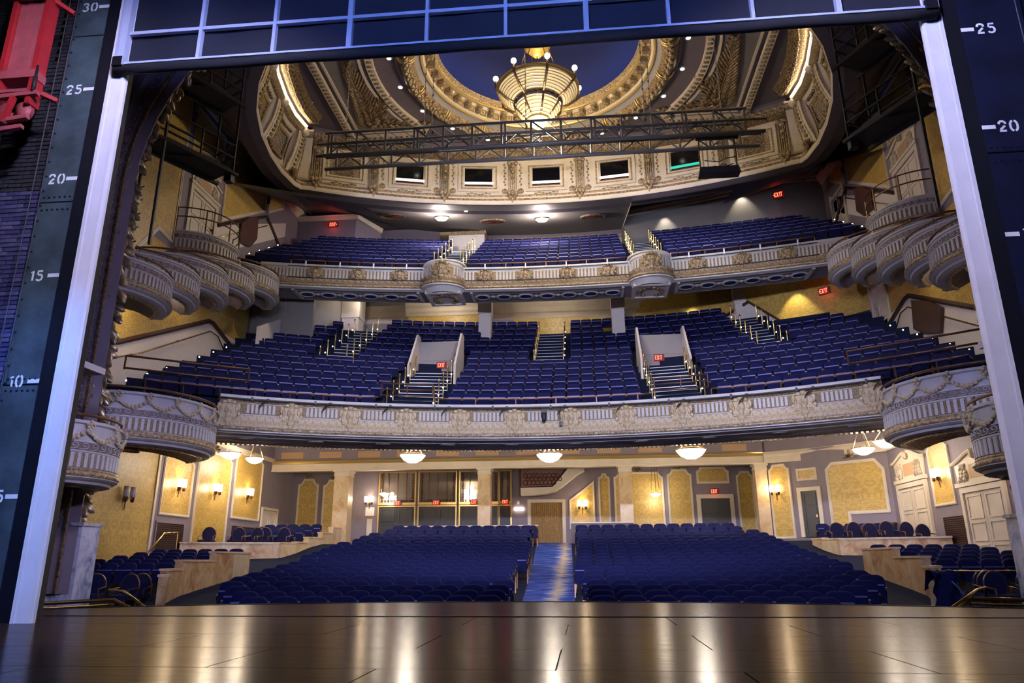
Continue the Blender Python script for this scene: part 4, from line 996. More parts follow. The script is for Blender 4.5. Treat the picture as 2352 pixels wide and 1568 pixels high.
# ---------------------------------------------------------------- upper side walls: panels, doors
for s, wl, wf in ((-1,wall_l,WL),(1,wall_r,WR)):
    panel(wl, wf, [(19.25,15.2),(23.4,17.75),(23.4,19.35),(19.25,19.35)], 'damy', .14)
    panel(wl, wf, [(23.75,17.85),(25.5,18.95),(25.5,19.4),(23.75,19.4)], 'damy', .12)
    panel(wl, wf, [(10.2,11.2),(13.6,11.2),(14.9,12.75),(16.0,12.6),(16.0,19.2),(10.2,19.2)], 'damy', .14)
    panel(wl, wf, [(16.35,16.9),(18.9,16.9),(18.9,19.2),(16.35,19.2)], 'damy', .12)
    o, inv = door(wf, 16.75,18.65,12.55,15.5, 'cream','cream', f'white pedimented double door high on the {SIDE[s]} wall', .2); pediment(o, inv, wf, 16.5,18.9,15.7,1.1)
    mk('wall_cornice', M().grid([[wf.p(u,z,o_) for o_, z in ((0,19.45),(.08,19.5),(.1,19.6),(.25,19.75),(.28,19.9),(0,20.0))] for u in (9,31)]),'rail_ivory',wl)
    sv = M()
    for k in range(3):
        for j in range(5): ell(sv, wf.p((16.18,19.08,23.58)[k]+.12*cos(j*1.9), 19.3-.22*j, .07),(.10,.10,.13),6,4)
    mk('cartouche', sv,'gilt_dark',wl,True)
    # mezzanine level: gold damask, sloping brown dado with brass handrail
    mk('damask_upper', wf.prism(M(),[(9.3,5.8),(13.4,7.85),(19.3,10.55),(22.7,10.4),(22.9,12.4),(9.3,12.4)],0,.015),'damy',wl)
    mk('wainscot', wf.prism(M(),[(9.3,5.2),(24,9.),(22.8,10.4),(19.3,10.5),(13.4,7.8),(9.3,5.9)],0,.03),'wains',wl)
    dd = mk('dado_rail', M().tube([wf.p(u,z,.06) for u,z in ((9.3,5.95),(13.4,7.86),(19.2,10.55),(19.6,10.55),(23.0,9.6))],.10,6),'brown',wl)
    hr = mk('brass_handrail', M().tube([wf.p(u,z,.13) for u,z in ((9.6,5.4),(13.5,7.38),(14.8,7.9),(19.3,10.12),(20.0,10.1),(21.1,9.3))],.03,6),'brass',wl,True)
    for u,z in ((11.5,6.4),(14.2,7.7),(17.,9.05),(19.3,10.12)): mk('rail_bracket', M().bar(wf.p(u,z-.06,0),wf.p(u,z-.02,.13),.03),'brass',hr)
    # balcony level: white wainscot slope with brown cap
    mk('wainscot_balcony', wf.prism(M(),[(18.4,13.2),(26,17.6),(26,18.4),(23.2,17.0),(19,14.9),(18.4,14.5)],0,.03),'wains',wl)
    mk('dado_rail_balcony', M().tube([wf.p(u,z,.06) for u,z in ((19.0,14.9),(21.3,16.3),(23.6,17.6),(26.0,16.4))],.09,6),'brown',wl)
    h2 = mk('brass_handrail_balcony', M().tube([wf.p(u,z,.13) for u,z in ((18.8,14.2),(21.3,15.7),(23.6,17.1))],.03,6),'brass',wl,True)
    hx = [(a,b) for a,b in (((17.2,8.4),(18.4,8.75),(19.1,9.15),(18.9,10.25),(17.6,9.75),(16.8,9.2)) if s > 0 else ((21.0,15.0),(22.0,15.2),(22.6,15.9),(22.5,17.0),(21.6,16.6),(20.9,15.9)))]
    tg = mk('acoustic_panel', wf.prism(M(),hx,.03,.16),'brown'); tag(tg, 'brown six-sided acoustic panel on the white right stair wall' if s>0 else 'brown six-sided panel on the left balcony stair wall','acoustic panel','brown acoustic panels')
    if s > 0: tag(mk('acoustic_panel', wf.prism(M(),[(20.9,15.2),(21.9,15.3),(22.6,15.9),(22.5,17.0),(21.6,16.6),(20.8,15.9)],.03,.16),'brown'),'brown six-sided panel on the right balcony stair wall','acoustic panel','brown acoustic panels')
    # rear side piece of the balcony with white panelled door
    if s > 0:
        door(wf, 24.0,25.6,15.6,17.9,'cream','cream','white panelled door at the right end of the balcony',.15)
        door(wf, 21.3,22.7,9.6,12.2,'cream','cream','white panelled door at the right end of the mezzanine',.2)

# ---------------------------------------------------------------- frieze ring under the ceiling
FR = 26.2; FC = -2.0
fa = math.asin(11.4/FR)
fp = arc(FR,-fa,fa,40,FC)
fr = tag(mk('ceiling_frieze', M().sweep(fp,[(.50,17.62),(.55,17.68),(.55,17.82),(.42,17.86),(.42,18.0),(.30,18.06),(.30,18.14),(.18,18.2),(.10,18.32),(0,18.36),(0,20.4)]),'cream'),'curved cream frieze with projection windows under the ceiling','frieze')
fr['kind'] = 'structure'
mk('bottom_edge', M().sweep(fp,[(.50,17.62),(.1,17.58),(-.5,17.6)]),'mauve_dark',fr)
mk('dentil_band', M().sweep(fp,[(.425,17.87),(.46,17.88),(.46,17.98),(.425,17.99)]),'gilt_dark',fr)
mk('egg_band', M().sweep(fp,[(.19,18.19),(.24,18.22),(.22,18.30),(.11,18.32)]),'gilt',fr,True)
mk('top_garland', M().sweep(fp,[(0,20.35),(.12,20.38),(.34,20.5),(.40,20.66),(.34,20.82),(.12,20.9)]),'gilt_dark',fr,True)
mk('cove', M().sweep(fp,[(.1,20.86),(.2,20.95),(.3,21.05),(.5,21.12)]),'mauve',fr)
CLU2 = M()
for j in range(7): ell(CLU2,(.12*cos(j*.9),-.04,.12*sin(j*.9)),(.09,.06,.09),6,3)
CLU2 = CLU2.mesh('fruit_cluster','gilt',True)
scatter(fr,'fruit_cluster',CLU2,fp,20.66,.34,.36)
def fpt(x): a = math.asin(x/FR); return (FR*sin(a),FC+FR*cos(a),-sin(a),-cos(a))
GLC = M()
for j in range(8): ell(GLC,(.14*cos(j*2.4),-.05-.05*sin(j*1.7),.11*sin(j*2.4)),(.10,.07,.10),6,3)
GLC = GLC.mesh('leaf_cluster','gilt_dark',True)
# projection windows and grilles
WX = [-9.85,-6.8,-3.4,0,3.4,6.8,9.85]
WROS = M().lathe([(0,-.07),(.05,-.05),(.07,-.02),(.13,-.035),(.17,0)],n=10).mesh('rosette','gilt',True)
RX_ = Matrix.Rotation(-PI/2,4,'X')
FIL = M()
for j in range(7): ell(FIL,(-.45+.15*j,-.02,.04*sin(j*1.5)),(.075,.03,.05),6,3)
FIL = FIL.mesh('foliage_spray','gilt',True)
VSP = M()
for j in range(8): ell(VSP,(.03*(-1)**j,-.02,-.6+.17*j),(.06,.03,.08),6,3)
VSP = VSP.mesh('foliage_drop','gilt',True)
for i, x in enumerate(WX):
    p = fpt(x); mw = orient(p,19.35)
    b = M(); ow = [(-1.05,-.78),(1.05,-.78),(1.05,.80),(-1.05,.80)]; iw = [(-.74,-.50),(.74,-.50),(.74,.55),(-.74,.55)]
    w_ = mk('window_surround', M().frame(ow,inset(ow,.14),(0,-.10,0)),'cream',fr); w_.matrix_local = mw
    mk('carved_border', M().frame(inset(ow,.10),inset(ow,.24),(0,-.06,0)),'gilt',w_); mk('inner_frame', M().frame(inset(ow,.22),iw,(0,-.09,0)),'cream',w_)
    if i in (0,6):
        g = M(); 
        for k in range(-9,16): 
            for sg in (-1,1):
                a = -.74+.14*k; q0 = (a,-.5); q1 = (a+sg*1.05,.55)
                pts = []
                for (u,v) in (q0,q1): pts.append((u,v))
                (u0,v0),(u1,v1) = pts
                def clip(u0,v0,u1,v1):
                    t0, t1 = 0, 1; du, dv = u1-u0, v1-v0
                    for p_, q_ in ((-du,u0+.74),(du,.74-u0)):
                        if p_ == 0: continue
                        r = q_/p_
                        if p_ < 0: t0 = max(t0,r)
                        else: t1 = min(t1,r)
                    return (u0+t0*du,v0+t0*dv,u0+t1*du,v0+t1*dv) if t0 < t1 else None
                c_ = clip(u0,v0,u1,v1)
                if c_: g.bar((c_[0],-.03,c_[1]),(c_[2],-.03,c_[3]),.035,.02,(0,1,0))
        mk('lattice_grille', g,'gilt',w_); mk('grille_back', M().box(-.74,-.005,-.5,.74,.0,.55),'mauve_dark',w_)
    else:
        mk('dark_glass', M().box(-.74,-.01,-.5,.74,.0,.55),'glassblack',w_)
        mk('light_tube', M().box(-.72,-.02,-.34,.72,-.012,-.20),'green_light' if i == 5 else 'white_light',w_)
        mk('sill_bar', M().box(-.72,-.03,-.46,.72,-.01,-.40),'ironred',w_)
    for s in (-1,1):
        link('rosette', WROS, fr, orient(fpt(max(-11.3,min(11.3,x+s*1.30))),18.62,.0) @ RX_); link('foliage_drop', VSP, fr, orient(fpt(max(-11.3,min(11.3,x+s*1.30))),19.55,.01,.9,.95))
    link('foliage_spray', FIL, fr, orient(p,18.46,.02,1.2,1))
CON = M()
for j in range(5): CON.box(-.16+.07*j,-.10,-1.1,-.12+.07*j,0,.75)
for (x,z,r) in ((-.12,.65,.10),(.12,.65,.10),(0,.5,.12),(0,.15,.09),(0,-.2,.07)): ell(CON,(x,-.12,z),(r,.09,r*1.2),7,4)
CONM = CON.mesh('pilaster','gilt')
CB = M()
for (x,z,r) in ((-.16,.1,.13),(.16,.1,.13),(0,.15,.15),(-.1,-.1,.10),(.1,-.1,.10),(0,-.22,.12),(0,-.38,.07)): ell(CB,(x,-.2,z),(r,.14,r),7,4)
CBM = CB.mesh('leaf_console','gilt',True)
for x in (-11.1,-8.5,-5.1,-1.7,1.7,5.1,8.5,11.1):
    link('pilaster', CONM, fr, orient(fpt(x),19.5,.02,1.35,1)); link('leaf_console', CBM, fr, orient(fpt(x),18.15,.28))

# side coves: ribbed bays with lattice panels, continuing the frieze round the corners
for s in (-1,1):
    pts = [(11.35,21.62),(11.85,21.4),(12.15,20.8),(12.3,19.5),(12.2,18.),(11.9,16.3),(11.35,14.6),(10.5,12.9),(9.3,11.2)]
    pa = []
    for i,(x,y) in enumerate(pts):
        a = Vector(pts[max(i-1,0)]); c = Vector(pts[min(i+1,len(pts)-1)]); d = (c-a).normalized(); n_ = Vector((d.y,-d.x))
        if n_.x > 0: n_ = -n_
        pa.append((s*x,y,s*n_.x,n_.y))
    if s < 0: pa = pa[::-1]
    o = tag(mk('ceiling_cove', M().sweep(pa,[(.50,17.62),(.55,17.68),(.55,17.82),(.42,17.86),(.42,18.0),(.30,18.06),(.30,18.14),(.18,18.2),(.10,18.32),(0,18.36),(.0,18.9),(.06,19.4),(.22,19.9),(.5,20.3),(.6,20.42)]),'cream'),f'curved cream cove with ribbed bays and lattice panels, {SIDE[s]} of the dome','ceiling cove','ceiling coves')
    o['kind'] = 'structure'
    mk('bottom_edge', M().sweep(pa,[(.50,17.62),(.1,17.58),(-.4,17.66)]),'mauve_dark',o); mk('dentil_band', M().sweep(pa,[(.425,17.87),(.46,17.88),(.46,17.98),(.425,17.99)]),'gilt_dark',o); mk('bead_band', M().sweep(pa,[(.19,18.19),(.24,18.22),(.22,18.30),(.11,18.32)]),'gilt',o)
    mk('leaf_band', M().sweep(pa,[(.58,20.38),(.70,20.40),(.82,20.5),(.80,20.6)]),'gilt',o,True)
    mk('cove_shelf', M().sweep(pa,[(.78,20.56),(.90,20.56),(.90,20.66),(.78,20.66)]),'cream',o)
    pin = pa[2:] if s > 0 else pa[:-2]
    mk('light_tube', M().sweep(pin,[(.93,20.66),(.97,20.72),(.93,20.78)]),'cove',o)
    mk('garland_band', M().sweep(pin,[(1.0,20.9),(1.1,20.80),(1.45,20.82),(1.7,20.95),(1.75,21.08)]),'gilt_dark',o,True)
    scatter(o,'leaf_cluster',GLC,pin,20.82,.36,1.38,(1.2,1.2,1.1))
    L = plen(pa)
    at_ = lambda u: on_path(pa, max(.02,min(L-.02, L-u if s < 0 else u)))
    def surf(u, f, extra=0):
        c = at_(u); z = 18.4+2.05*f; off = .02+.55*f**1.8+extra; return (c[0]+c[2]*off, c[1]+c[3]*off, z)
    for k in range(4):
        ub = 1.15+2.75*k
        # rib: broad curved band bulging into the room
        rows = []
        for i in range(11):
            f = i/10; bl = .10+.22*sin(PI*f)
            rows.append([surf(ub-.48,f,0.),surf(ub-.44,f,bl),surf(ub-.18,f,bl+.06),surf(ub+.18,f,bl+.06),surf(ub+.44,f,bl),surf(ub+.48,f,0.)])
        rb = mk('cove_rib', M().grid(rows),'cream',o,True)
        for du in (-.44,.44,-.2,.2): mk('rib_moulding', M().tube([surf(ub+du,i/10,.11+.24*sin(PI*i/10)) for i in range(11)],.035 if abs(du)>.3 else .05,5),'gilt',rb,True)
        lr = M()
        for i in range(1,10): q = surf(ub,i/10,.20+.22*sin(PI*i/10)); ell(lr,q,(.10,.10,.10),6,3)
        mk('leaf_drop', lr,'gilt',rb,True)
        q = surf(ub,1.,.26); mk('scroll', M().lathe([(0,-.16),(.14,-.14),(.20,0),(.14,.14),(0,.16)],(q[0],q[1],20.42),9),'cream',rb,True)
        q = surf(ub,0,.42); cs = M()
        for (dz,r) in ((.1,.17),(-.12,.14),(-.3,.10)): ell(cs,(q[0],q[1],18.3+dz),(r,r,r),7,4)
        mk('leaf_console', cs,'gilt_dark',rb,True)
        # lattice panel in the bay beyond the rib
        um = ub+1.375; hwid = .62
        fr_ = M()
        for (f0,f1,u0,u1) in ((.14,.20,-hwid,hwid),(.66,.72,-hwid,hwid),(.14,.72,-hwid,-hwid+.10),(.14,.72,hwid-.10,hwid)):
            fr_.hexa([surf(um+u0,f0,.02),surf(um+u1,f0,.02),surf(um+u1,f0,.10),surf(um+u0,f0,.10),surf(um+u0,f1,.02),surf(um+u1,f1,.02),surf(um+u1,f1,.10),surf(um+u0,f1,.10)])
        pn = mk('grille_frame', fr_,'gilt',o); bkq = M().grid([[surf(um-hwid,f,.015),surf(um,f,.015),surf(um+hwid,f,.015)] for f in (.14,.3,.5,.72)]); mk('grille_back', bkq,'mauve_dark',pn)
        lt = M()
        for kk in range(-8,9):
            for sg in (-1,1):
                for i in range(4):
                    u0 = kk*.14+sg*.12*i; u1 = u0+sg*.12; f0 = .2+.115*i; f1 = f0+.115
                    if abs(u0) < hwid-.08 and abs(u1) < hwid-.08: lt.bar(surf(um+u0,f0,.05),surf(um+u1,f1,.05),.035,.025)
        mk('lattice_grille', lt,'gilt_smooth',pn)
        lr = M()
        for i in range(7): q = surf(um-.6+.2*i,.84,.06); ell(lr,q,(.09,.09,.07),6,3)
        mk('foliage_spray', lr,'gilt',o,True)
    # flat dark ceiling strip outside the ring
    struct('ceiling_side_'+SIDE[s], M().grid([[(s*SX,y,19.98),(s*(x+.35),y,17.68)] for y,x in ((9.2,8.2),(11.2,9.3),(12.9,10.5),(14.6,11.35),(16.3,11.9),(18.,12.2),(19.5,12.3),(20.8,12.15),(21.4,11.85),(24.,11.6))]), 'mauve_dark', f'dark sloping ceiling strip above the {SIDE[s]} wall', cat='ceiling')
    struct('ceiling_corner_'+SIDE[s], M().add([(s*SX,20.6,19.98),(s*12.1,20.6,18.0),(s*12.1,21.2,17.62),(s*9,22.8,17.62),(s*9.,26,18.3),(s*SX,26,19.98)],[(0,1,2,3,4,5)]), 'mauve_dark', f'dark ceiling corner behind the frieze, {SIDE[s]} side', cat='ceiling')

# ---------------------------------------------------------------- ceiling, rings and oculus
DC = (0,17.6); CZ = 21.1
def ringpoly(r, n=64): return [(DC[0]+r*cos(2*PI*i/n), DC[1]+r*sin(2*PI*i/n)) for i in range(n)]
cpl = M(); n = 64; inner = ringpoly(5.2,n); outer = []
for x,y in inner:
    dx, dy = x-DC[0], y-DC[1]; t = min(12.2/abs(dx) if abs(dx)>1e-6 else 1e9, (6.9 if dy>0 else 9.)/abs(dy) if abs(dy)>1e-6 else 1e9); outer.append((DC[0]+dx*t,DC[1]+dy*t))
cpl.grid([[(*p,CZ) for p in inner],[(*p,CZ) for p in outer]],True)
for sx_ in (-1,1):
    for yy in (24.5,8.6): cpl.add([(sx_*12.2,yy,CZ),(sx_*8,yy,CZ),(sx_*12.2,yy+(-4 if yy>20 else 4),CZ)],[(0,1,2)])
ce = struct('ceiling', cpl, 'mauve_dark', 'dark mauve ceiling with gilded rings around a blue oculus', cat='ceiling')
def ring(nm, prof, m, sm=True, n=72): return mk(nm, M().lathe(prof,(DC[0],DC[1],CZ),n), m, ce, sm)
ring('outer_fillet',[(6.08,-.0),(6.05,-.05),(5.92,-.06),(5.9,-.02)],'taupe'); ring('garland_ring',[(5.92,-.02),(5.88,-.18),(5.72,-.30),(5.52,-.32),(5.32,-.22),(5.24,-.05)],'gilt_dark')
ring('pale_band',[(5.26,-.06),(5.2,-.04),(5.05,.10),(5.0,.1)],'greywall'); ring('rope_band',[(5.02,.1),(4.98,.04),(4.92,.08),(4.9,.14)],'gilt_smooth')
ring('modillion_band',[(4.9,.13),(4.82,.16),(4.78,.5),(4.62,.62)],'cream',False); ring('upper_rope',[(4.62,.6),(4.56,.56),(4.52,.62),(4.5,.70)],'gilt_smooth'); ring('leaf_rim',[(4.5,.68),(4.42,.74),(4.4,.88),(4.36,.95)],'gilt')
ring('oculus_dome',[(4.38,.93),(4.2,1.6),(3.5,2.5),(2.3,3.2),(1.1,3.55),(0,3.65)],'oculus')
MOD = M(); MOD.box(-.10,-.34,-.16,.10,.0,.02); MOD.box(-.13,-.36,.02,.13,.0,.07); ell(MOD,(0,-.32,-.12),(.1,.08,.10),7,4); MOD = MOD.mesh('modillion','gilt')
COF = M().frame([(-.16,-.16),(.16,-.16),(.16,.16),(-.16,.16)],[(-.11,-.11),(.11,-.11),(.11,.11),(-.11,.11)],(0,-.05,0)); ell(COF,(0,-.05,0),(.06,.04,.06),7,3); COF = COF.mesh('coffer','gilt_smooth')
GL = M()
for j in range(8):
    ell(GL,(.13*cos(j*2.4),-.05-.06*sin(j*1.7),.10*sin(j*2.4)),(.10,.08,.09),6,3)
GL = GL.mesh('fruit_cluster','gilt',True)
for k in range(44):
    a = 2*PI*k/44; c, s_ = cos(a), sin(a)
    pt = lambda r: (DC[0]+r*c, DC[1]+r*s_, -c, -s_)
    link('modillion', MOD, ce, orient(pt(4.80),CZ+.34)); a2 = a+PI/44
    q = (DC[0]+4.79*cos(a2), DC[1]+4.79*sin(a2), -cos(a2), -sin(a2)); link('coffer', COF, ce, orient(q,CZ+.34))
for k in range(96):
    a = 2*PI*k/96; q = (DC[0]+5.58*cos(a),DC[1]+5.58*sin(a),-cos(a),-sin(a))
    link('fruit_cluster', GL, ce, orient(q,CZ-.26) @ Matrix.Rotation(rad(50),4,'X'))
BND = M().tube([(0,-.36*cos(t),.34*sin(t)*-1) for t in [PI*i/8-.2 for i in range(10)]],.045,5).mesh('garland_tie','gilt_smooth',True)
for k in range(16):
    a = 2*PI*(k+.5)/16
    for da in (-.012,.012): q = (DC[0]+5.58*cos(a+da),DC[1]+5.58*sin(a+da),-cos(a),-sin(a)); link('garland_tie', BND, ce, orient(q,CZ-.02))
# spandrel panels with plume ornaments
for s in (-1,1):
    a1 = rad(37)
    outl = [(9.75,22.5),(9.75,12.7),(6.0,12.7)]+[(7.0*cos(a), 17.6+7.0*sin(a)) for a in [-a1+2*a1*i/16 for i in range(17)]]+[(6.0,22.5)]
    ps = [(s*x,y) for x,y in outl]
    if s > 0: ps = ps[::-1]
    sp_ = mk('spandrel_panel', M().prism(inset(ps,.45),(0,0,-.03),(0,0,CZ),(1,0,0),(0,1,0)),'taupe',ce)
    mk('gadroon_frame', M().frame(ps,inset(ps,.34),(0,0,-.16),(0,0,CZ),(1,0,0),(0,1,0)),'rail_ivory',sp_)
    mk('inner_frame', M().frame(inset(ps,.55),inset(ps,.66),(0,0,-.09),(0,0,CZ),(1,0,0),(0,1,0)),'rail_ivory',sp_)
    gb = M(); ip = inset(ps,.17)
    def walk(poly, pitch):
        for i in range(len(poly)):
            a, b = Vector(poly[i]), Vector(poly[(i+1)%len(poly)]); l = (b-a).length; m_ = max(1,int(l/pitch))
            for j in range(m_): yield a+(b-a)*(j+.5)/m_, math.atan2((b-a).y,(b-a).x)
    GAD = bpy.data.meshes.get('gadroon') or ell(M(),(0,0,0),(.10,.15,.07),6,4).mesh('gadroon','gilt',True)
    cnt = 0
    for q, an in walk(ip,.26):
        link('gadroon', GAD, sp_, TR(q.x,q.y,CZ-.15,an)); cnt += 1
    plm = M()
    def leafrow(x0,y0,x1,y1,wid,nn,r):
        for i in range(nn):
            t = i/(nn-1); cx, cy = x0+(x1-x0)*t, y0+(y1-y0)*t; wdt = wid*(1-t)**.8+.05; dx, dy = (x1-x0), (y1-y0); l = sqrt(dx*dx+dy*dy); nx, ny = -dy/l, dx/l
            for sg in (-1,1):
                for f in (.35,.9):
                    e0 = len(plm.v); ell(plm,(0,0,0),(r*2.7,r*.62,r*.5),6,3)
                    an = math.atan2(dy,dx)+sg*rad(30); ox, oy = cx+nx*wdt*sg*f, cy+ny*wdt*sg*f
                    plm.v[e0:] = [(ox+p[0]*cos(an)-p[1]*sin(an), oy+p[0]*sin(an)+p[1]*cos(an), CZ-.08+p[2]) for p in plm.v[e0:]]
    leafrow(s*8.15,21.1,s*8.1,16.8,.62,19,.15); plm.tube([(s*8.15,21.1,CZ-.1),(s*8.1,16.6,CZ-.1)],.05,5); leafrow(s*8.2,21.2,s*5.6,21.5,.36,10,.13); leafrow(s*8.2,20.8,s*7.1,19.2,.5,6,.15)
    for j in range(14): ell(plm,(s*(8.1-.5*random.random()*2+.3),20.8+.5*random.random(),CZ-.1),(.16,.16,.10),6,3)
    mk('plume_ornament', plm,'gilt_dark',sp_,True)
# downlights
DLM = M().lathe([(0,-.015),(.09,-.015)],n=12); DLM = DLM.mesh('lens','down'); DLR = M().lathe([(.09,-.02),(.13,-.025),(.14,0)],n=12).mesh('trim_ring','white_paint',True)
def downlight(x,y,z,label,power=60,grp='ceiling downlights',spot=75,scale=1,col_=WHITE):
    o = empty('downlight',(x,y,z)); tag(o,label,'downlight',grp); link('lens',DLM,o,TR(0,0,0,0,scale)); link('trim_ring',DLR,o,TR(0,0,0,0,scale))
    if power: lamp('SPOT',(0,0,-.05),power,col_,.09,None,spot,.7,o,'downlight_beam')
for k in range(20):
    a = rad(9+18*k); x = DC[0]+6.3*sin(a); y = DC[1]+6.3*cos(a)
    if y < 15.8: continue
    downlight(x,y,CZ-.005,f'{NTH[k if k<10 else 19-k]} small downlight from the back of the ring, {"right" if k<10 else "left"} side of the dome',75)
for s in (-1,1): downlight(s*10.65,19.3,CZ-.005,f'single downlight outside the spandrel panel, {SIDE[s]} side',75)

# ---------------------------------------------------------------- chandelier
ch = empty('chandelier',(0,17.6,17.9)); tag(ch,'large tiered gold and alabaster bowl chandelier with globes','chandelier')
def alab(name, strength):
    m, nt, b = new_mat(name); b.inputs['Base Color'].default_value = (.75,.62,.40,1); b.inputs['Roughness'].default_value = .4
    b.inputs['Emission Color'].default_value = (1,.80,.48,1); b.inputs['Emission Strength'].default_value = strength; return m
MT['alab'] = alab('alabaster_glow',.62); MT['alab2'] = alab('alabaster_glow_bright',1.0); MT['goldleaf'] = mat('gold_leaf',(.62,.45,.16),.35,metal=.6)
def tiers(nm, r0, r1, z0, z1, n_, m):
    for i in range(n_):
        a = r0+(r1-r0)*(i/n_)**.75; b = r0+(r1-r0)*((i+1)/n_)**.75; za = z0+(z1-z0)*i/n_; zb = z0+(z1-z0)*(i+1)/n_
        t_ = mk(nm, M().lathe([(a,za),(b,za+.012),(b,zb)],n=40),m,ch,True)
        mk('tier_lip', M().lathe([(b-.01,za-.004),(b+.025,za+.0),(b+.025,za+.02),(b,za+.026)],n=40),'goldleaf',t_,True)
tiers('upper_tier', 1.0, 1.66, 1.26, 1.84, 7, 'alab')
mk('rim', M().lathe([(1.60,1.80),(1.72,1.82),(1.76,1.9),(1.70,1.96),(1.58,1.96)],n=40),'goldleaf',ch,True)
mk('waist_band', M().lathe([(.98,1.30),(1.04,1.26),(1.04,1.14),(.96,1.10)],n=36),'gilt_dark',ch,True)
tiers('lower_tier', .44, .93, .44, 1.06, 5, 'alab2'); mk('lower_ring', M().lathe([(.42,.44),(.50,.42),(.50,.34),(.40,.32)],n=24),'goldleaf',ch,True)
mk('bottom_cup', M().lathe([(.40,.34),(.34,.22),(.22,.1),(.1,.06)],n=20),'alab2',ch,True); mk('finial', M().lathe([(.1,.08),(.09,0),(.04,-.08),(0,-.12)],n=12),'goldleaf',ch,True)
for k in range(8):
    a = 2*PI*(k+.35)/8; c, s_ = cos(a), sin(a)
    am = mk('arm', M().tube([(r*c,r*s_,z) for r,z in ((1.02,1.15),(1.32,1.30),(1.64,1.58),(1.80,1.75),(1.80,2.05))],.06,6),'gilt_dark',ch,True)
    mk('globe', ell(M(),(1.80*c,1.80*s_,2.2),(.115,.115,.12),12,8),'bulb',am,True)
    mk('lower_arm', M().tube([(r*c,r*s_,z) for r,z in ((.48,.42),(.7,.62),(.97,.92),(.99,1.12))],.045,5),'gilt_dark',ch,True)
mk('canopy', M().lathe([(0,3.55),(.18,3.58),(.22,3.75),(.36,3.78),(.38,3.95),(.55,4.0),(.58,4.22),(.62,4.3),(.3,4.6)],n=24),'goldleaf',ch,True)
for k in range(6):
    a = 2*PI*k/6; mk('suspension_rod', M().tube([(.45*cos(a),.45*sin(a),4.0),(1.1*cos(a),1.1*sin(a),1.9)],.018,4),'brass',ch)
mk('centre_rod', M().tube([(0,0,1.4),(0,0,6.8)],.035,6),'brass',ch)
lamp('POINT',(0,0,2.5),380,(1,.78,.42),.5,parent=ch,name='chandelier_uplight'); lamp('POINT',(0,0,-.9),1500,(1,.82,.58),.5,parent=ch,name='chandelier_glow')
# ---------------------------------------------------------------- theatre seats
def rounded_pad(w, h, t, r, top_only=True, n=5, tilt=0., bulge=.02):
    """padded panel: front face toward -y"""
    out = []
    def corner(cx, cz, a0):
        for i in range(n): a = a0+PI/2*i/(n-1); out.append((cx+r*cos(a), cz+r*sin(a)))
    rb = .04
    out += [(-w/2,rb),(-w/2+rb,0),(w/2-rb,0),(w/2,rb)]
    corner(w/2-r, h-r*.8, 0); 
    L2 = []
    for i in range(n): a = PI/2+PI/2*i/(n-1); L2.append((-w/2+r+r*cos(a), h-r*.8+r*sin(a)))
    out += L2
    out = [(x, z if z <= h-r*.8 else h-r*.8+(z-(h-r*.8))*.8) for x, z in out]
    m = len(out); b = M()
    sh = lambda L, f: [(x*f, h/2+(z-h/2)*f) for x, z in L]
    lay = [(sh(out,.86),-t/2-bulge),(sh(out,.97),-t/2),(out,-t/4),(out,t/3),(sh(out,.95),t/2)]
    rows = [[(x, y+z*tilt, z) for x, z in L] for L, y in lay]
    b.grid(rows, True); b.f.append(tuple(range(m))[::-1]); b.f.append(tuple(range(4*m,5*m)))
    return b
def shift(b, dx, dy, dz): b.v = [(x+dx,y+dy,z+dz) for x,y,z in b.v]; return b
BK_O = shift(rounded_pad(.50,.50,.09,.15,tilt=.18),0,.02,.44).mesh('backrest','velvet',True)
BK_M = shift(rounded_pad(.50,.52,.09,.08,tilt=.18),0,.02,.44).mesh('backrest','velvet',True)
def cushion():
    b = M(); prof = [(-.235,.36),(-.235,.70),(-.20,.73),(.20,.73),(.235,.70),(.235,.36)]
    b.grid([[(x*f,-.17+o+(.0 if z < .5 else .03),z+dz) for x,z in prof] for f,o,dz in ((.96,-.055,0),(1,-.03,.012),(1,.03,.012),(.96,.05,0))],True)
    b.f.append((0,1,2,3,4,5)); b.f.append((23,22,21,20,19,18)); return b
CU = cushion().mesh('seat_cushion','velvet')
GLINT = M().box(-.215,-.225,.715,.215,-.13,.745).mesh('seat_pan','pan')  # paler strip painted as the light caught on the folded cushion's top edge
FRM = M().prism([(-.12,0),(.12,0),(.10,.1),(.06,.3),(.06,.60),(-.26,.62),(-.26,.66),(.10,.66),(.10,.3),(.16,0)][:8],(.022,0,0),(-.011,0,0),(0,1,0)).mesh('side_frame','bronze')
ARM = M().box(-.018,-.28,.64,.018,.08,.675).mesh('armrest','brown')
PIPE_ = None
def seat(name, x, y, z, rz, bk, label, group, cush=True, arms=True, sx=1.):
    o = empty(name,(x,y,z),rz); o.scale = (sx,1,1); tag(o,label,'theatre seat',group)
    link('backrest',bk,o)
    if cush:
        c = link('seat_cushion',CU,o); link('seat_pan',GLINT,c)
    if arms:
        link('side_frame',FRM,o,TR(-.243,0,0)); link('side_frame',FRM,o,TR(.243,0,0)); link('armrest',ARM,o,TR(.243,0,0))
    return o
class Mass:
    def __init__(s): s.b = M()
    def put(s, me, mw):
        vs_ = [tuple(mw @ v.co) for v in me.vertices]; s.b.add(vs_, [tuple(p.vertices) for p in me.polygons])
PITCH_S = .53
def blocks(lo, hi, pitch=PITCH_S):
    n = int((hi-lo+.03)/pitch); g = (hi-lo-n*pitch)/2
    return [lo+g+pitch*(i+.5) for i in range(n)]
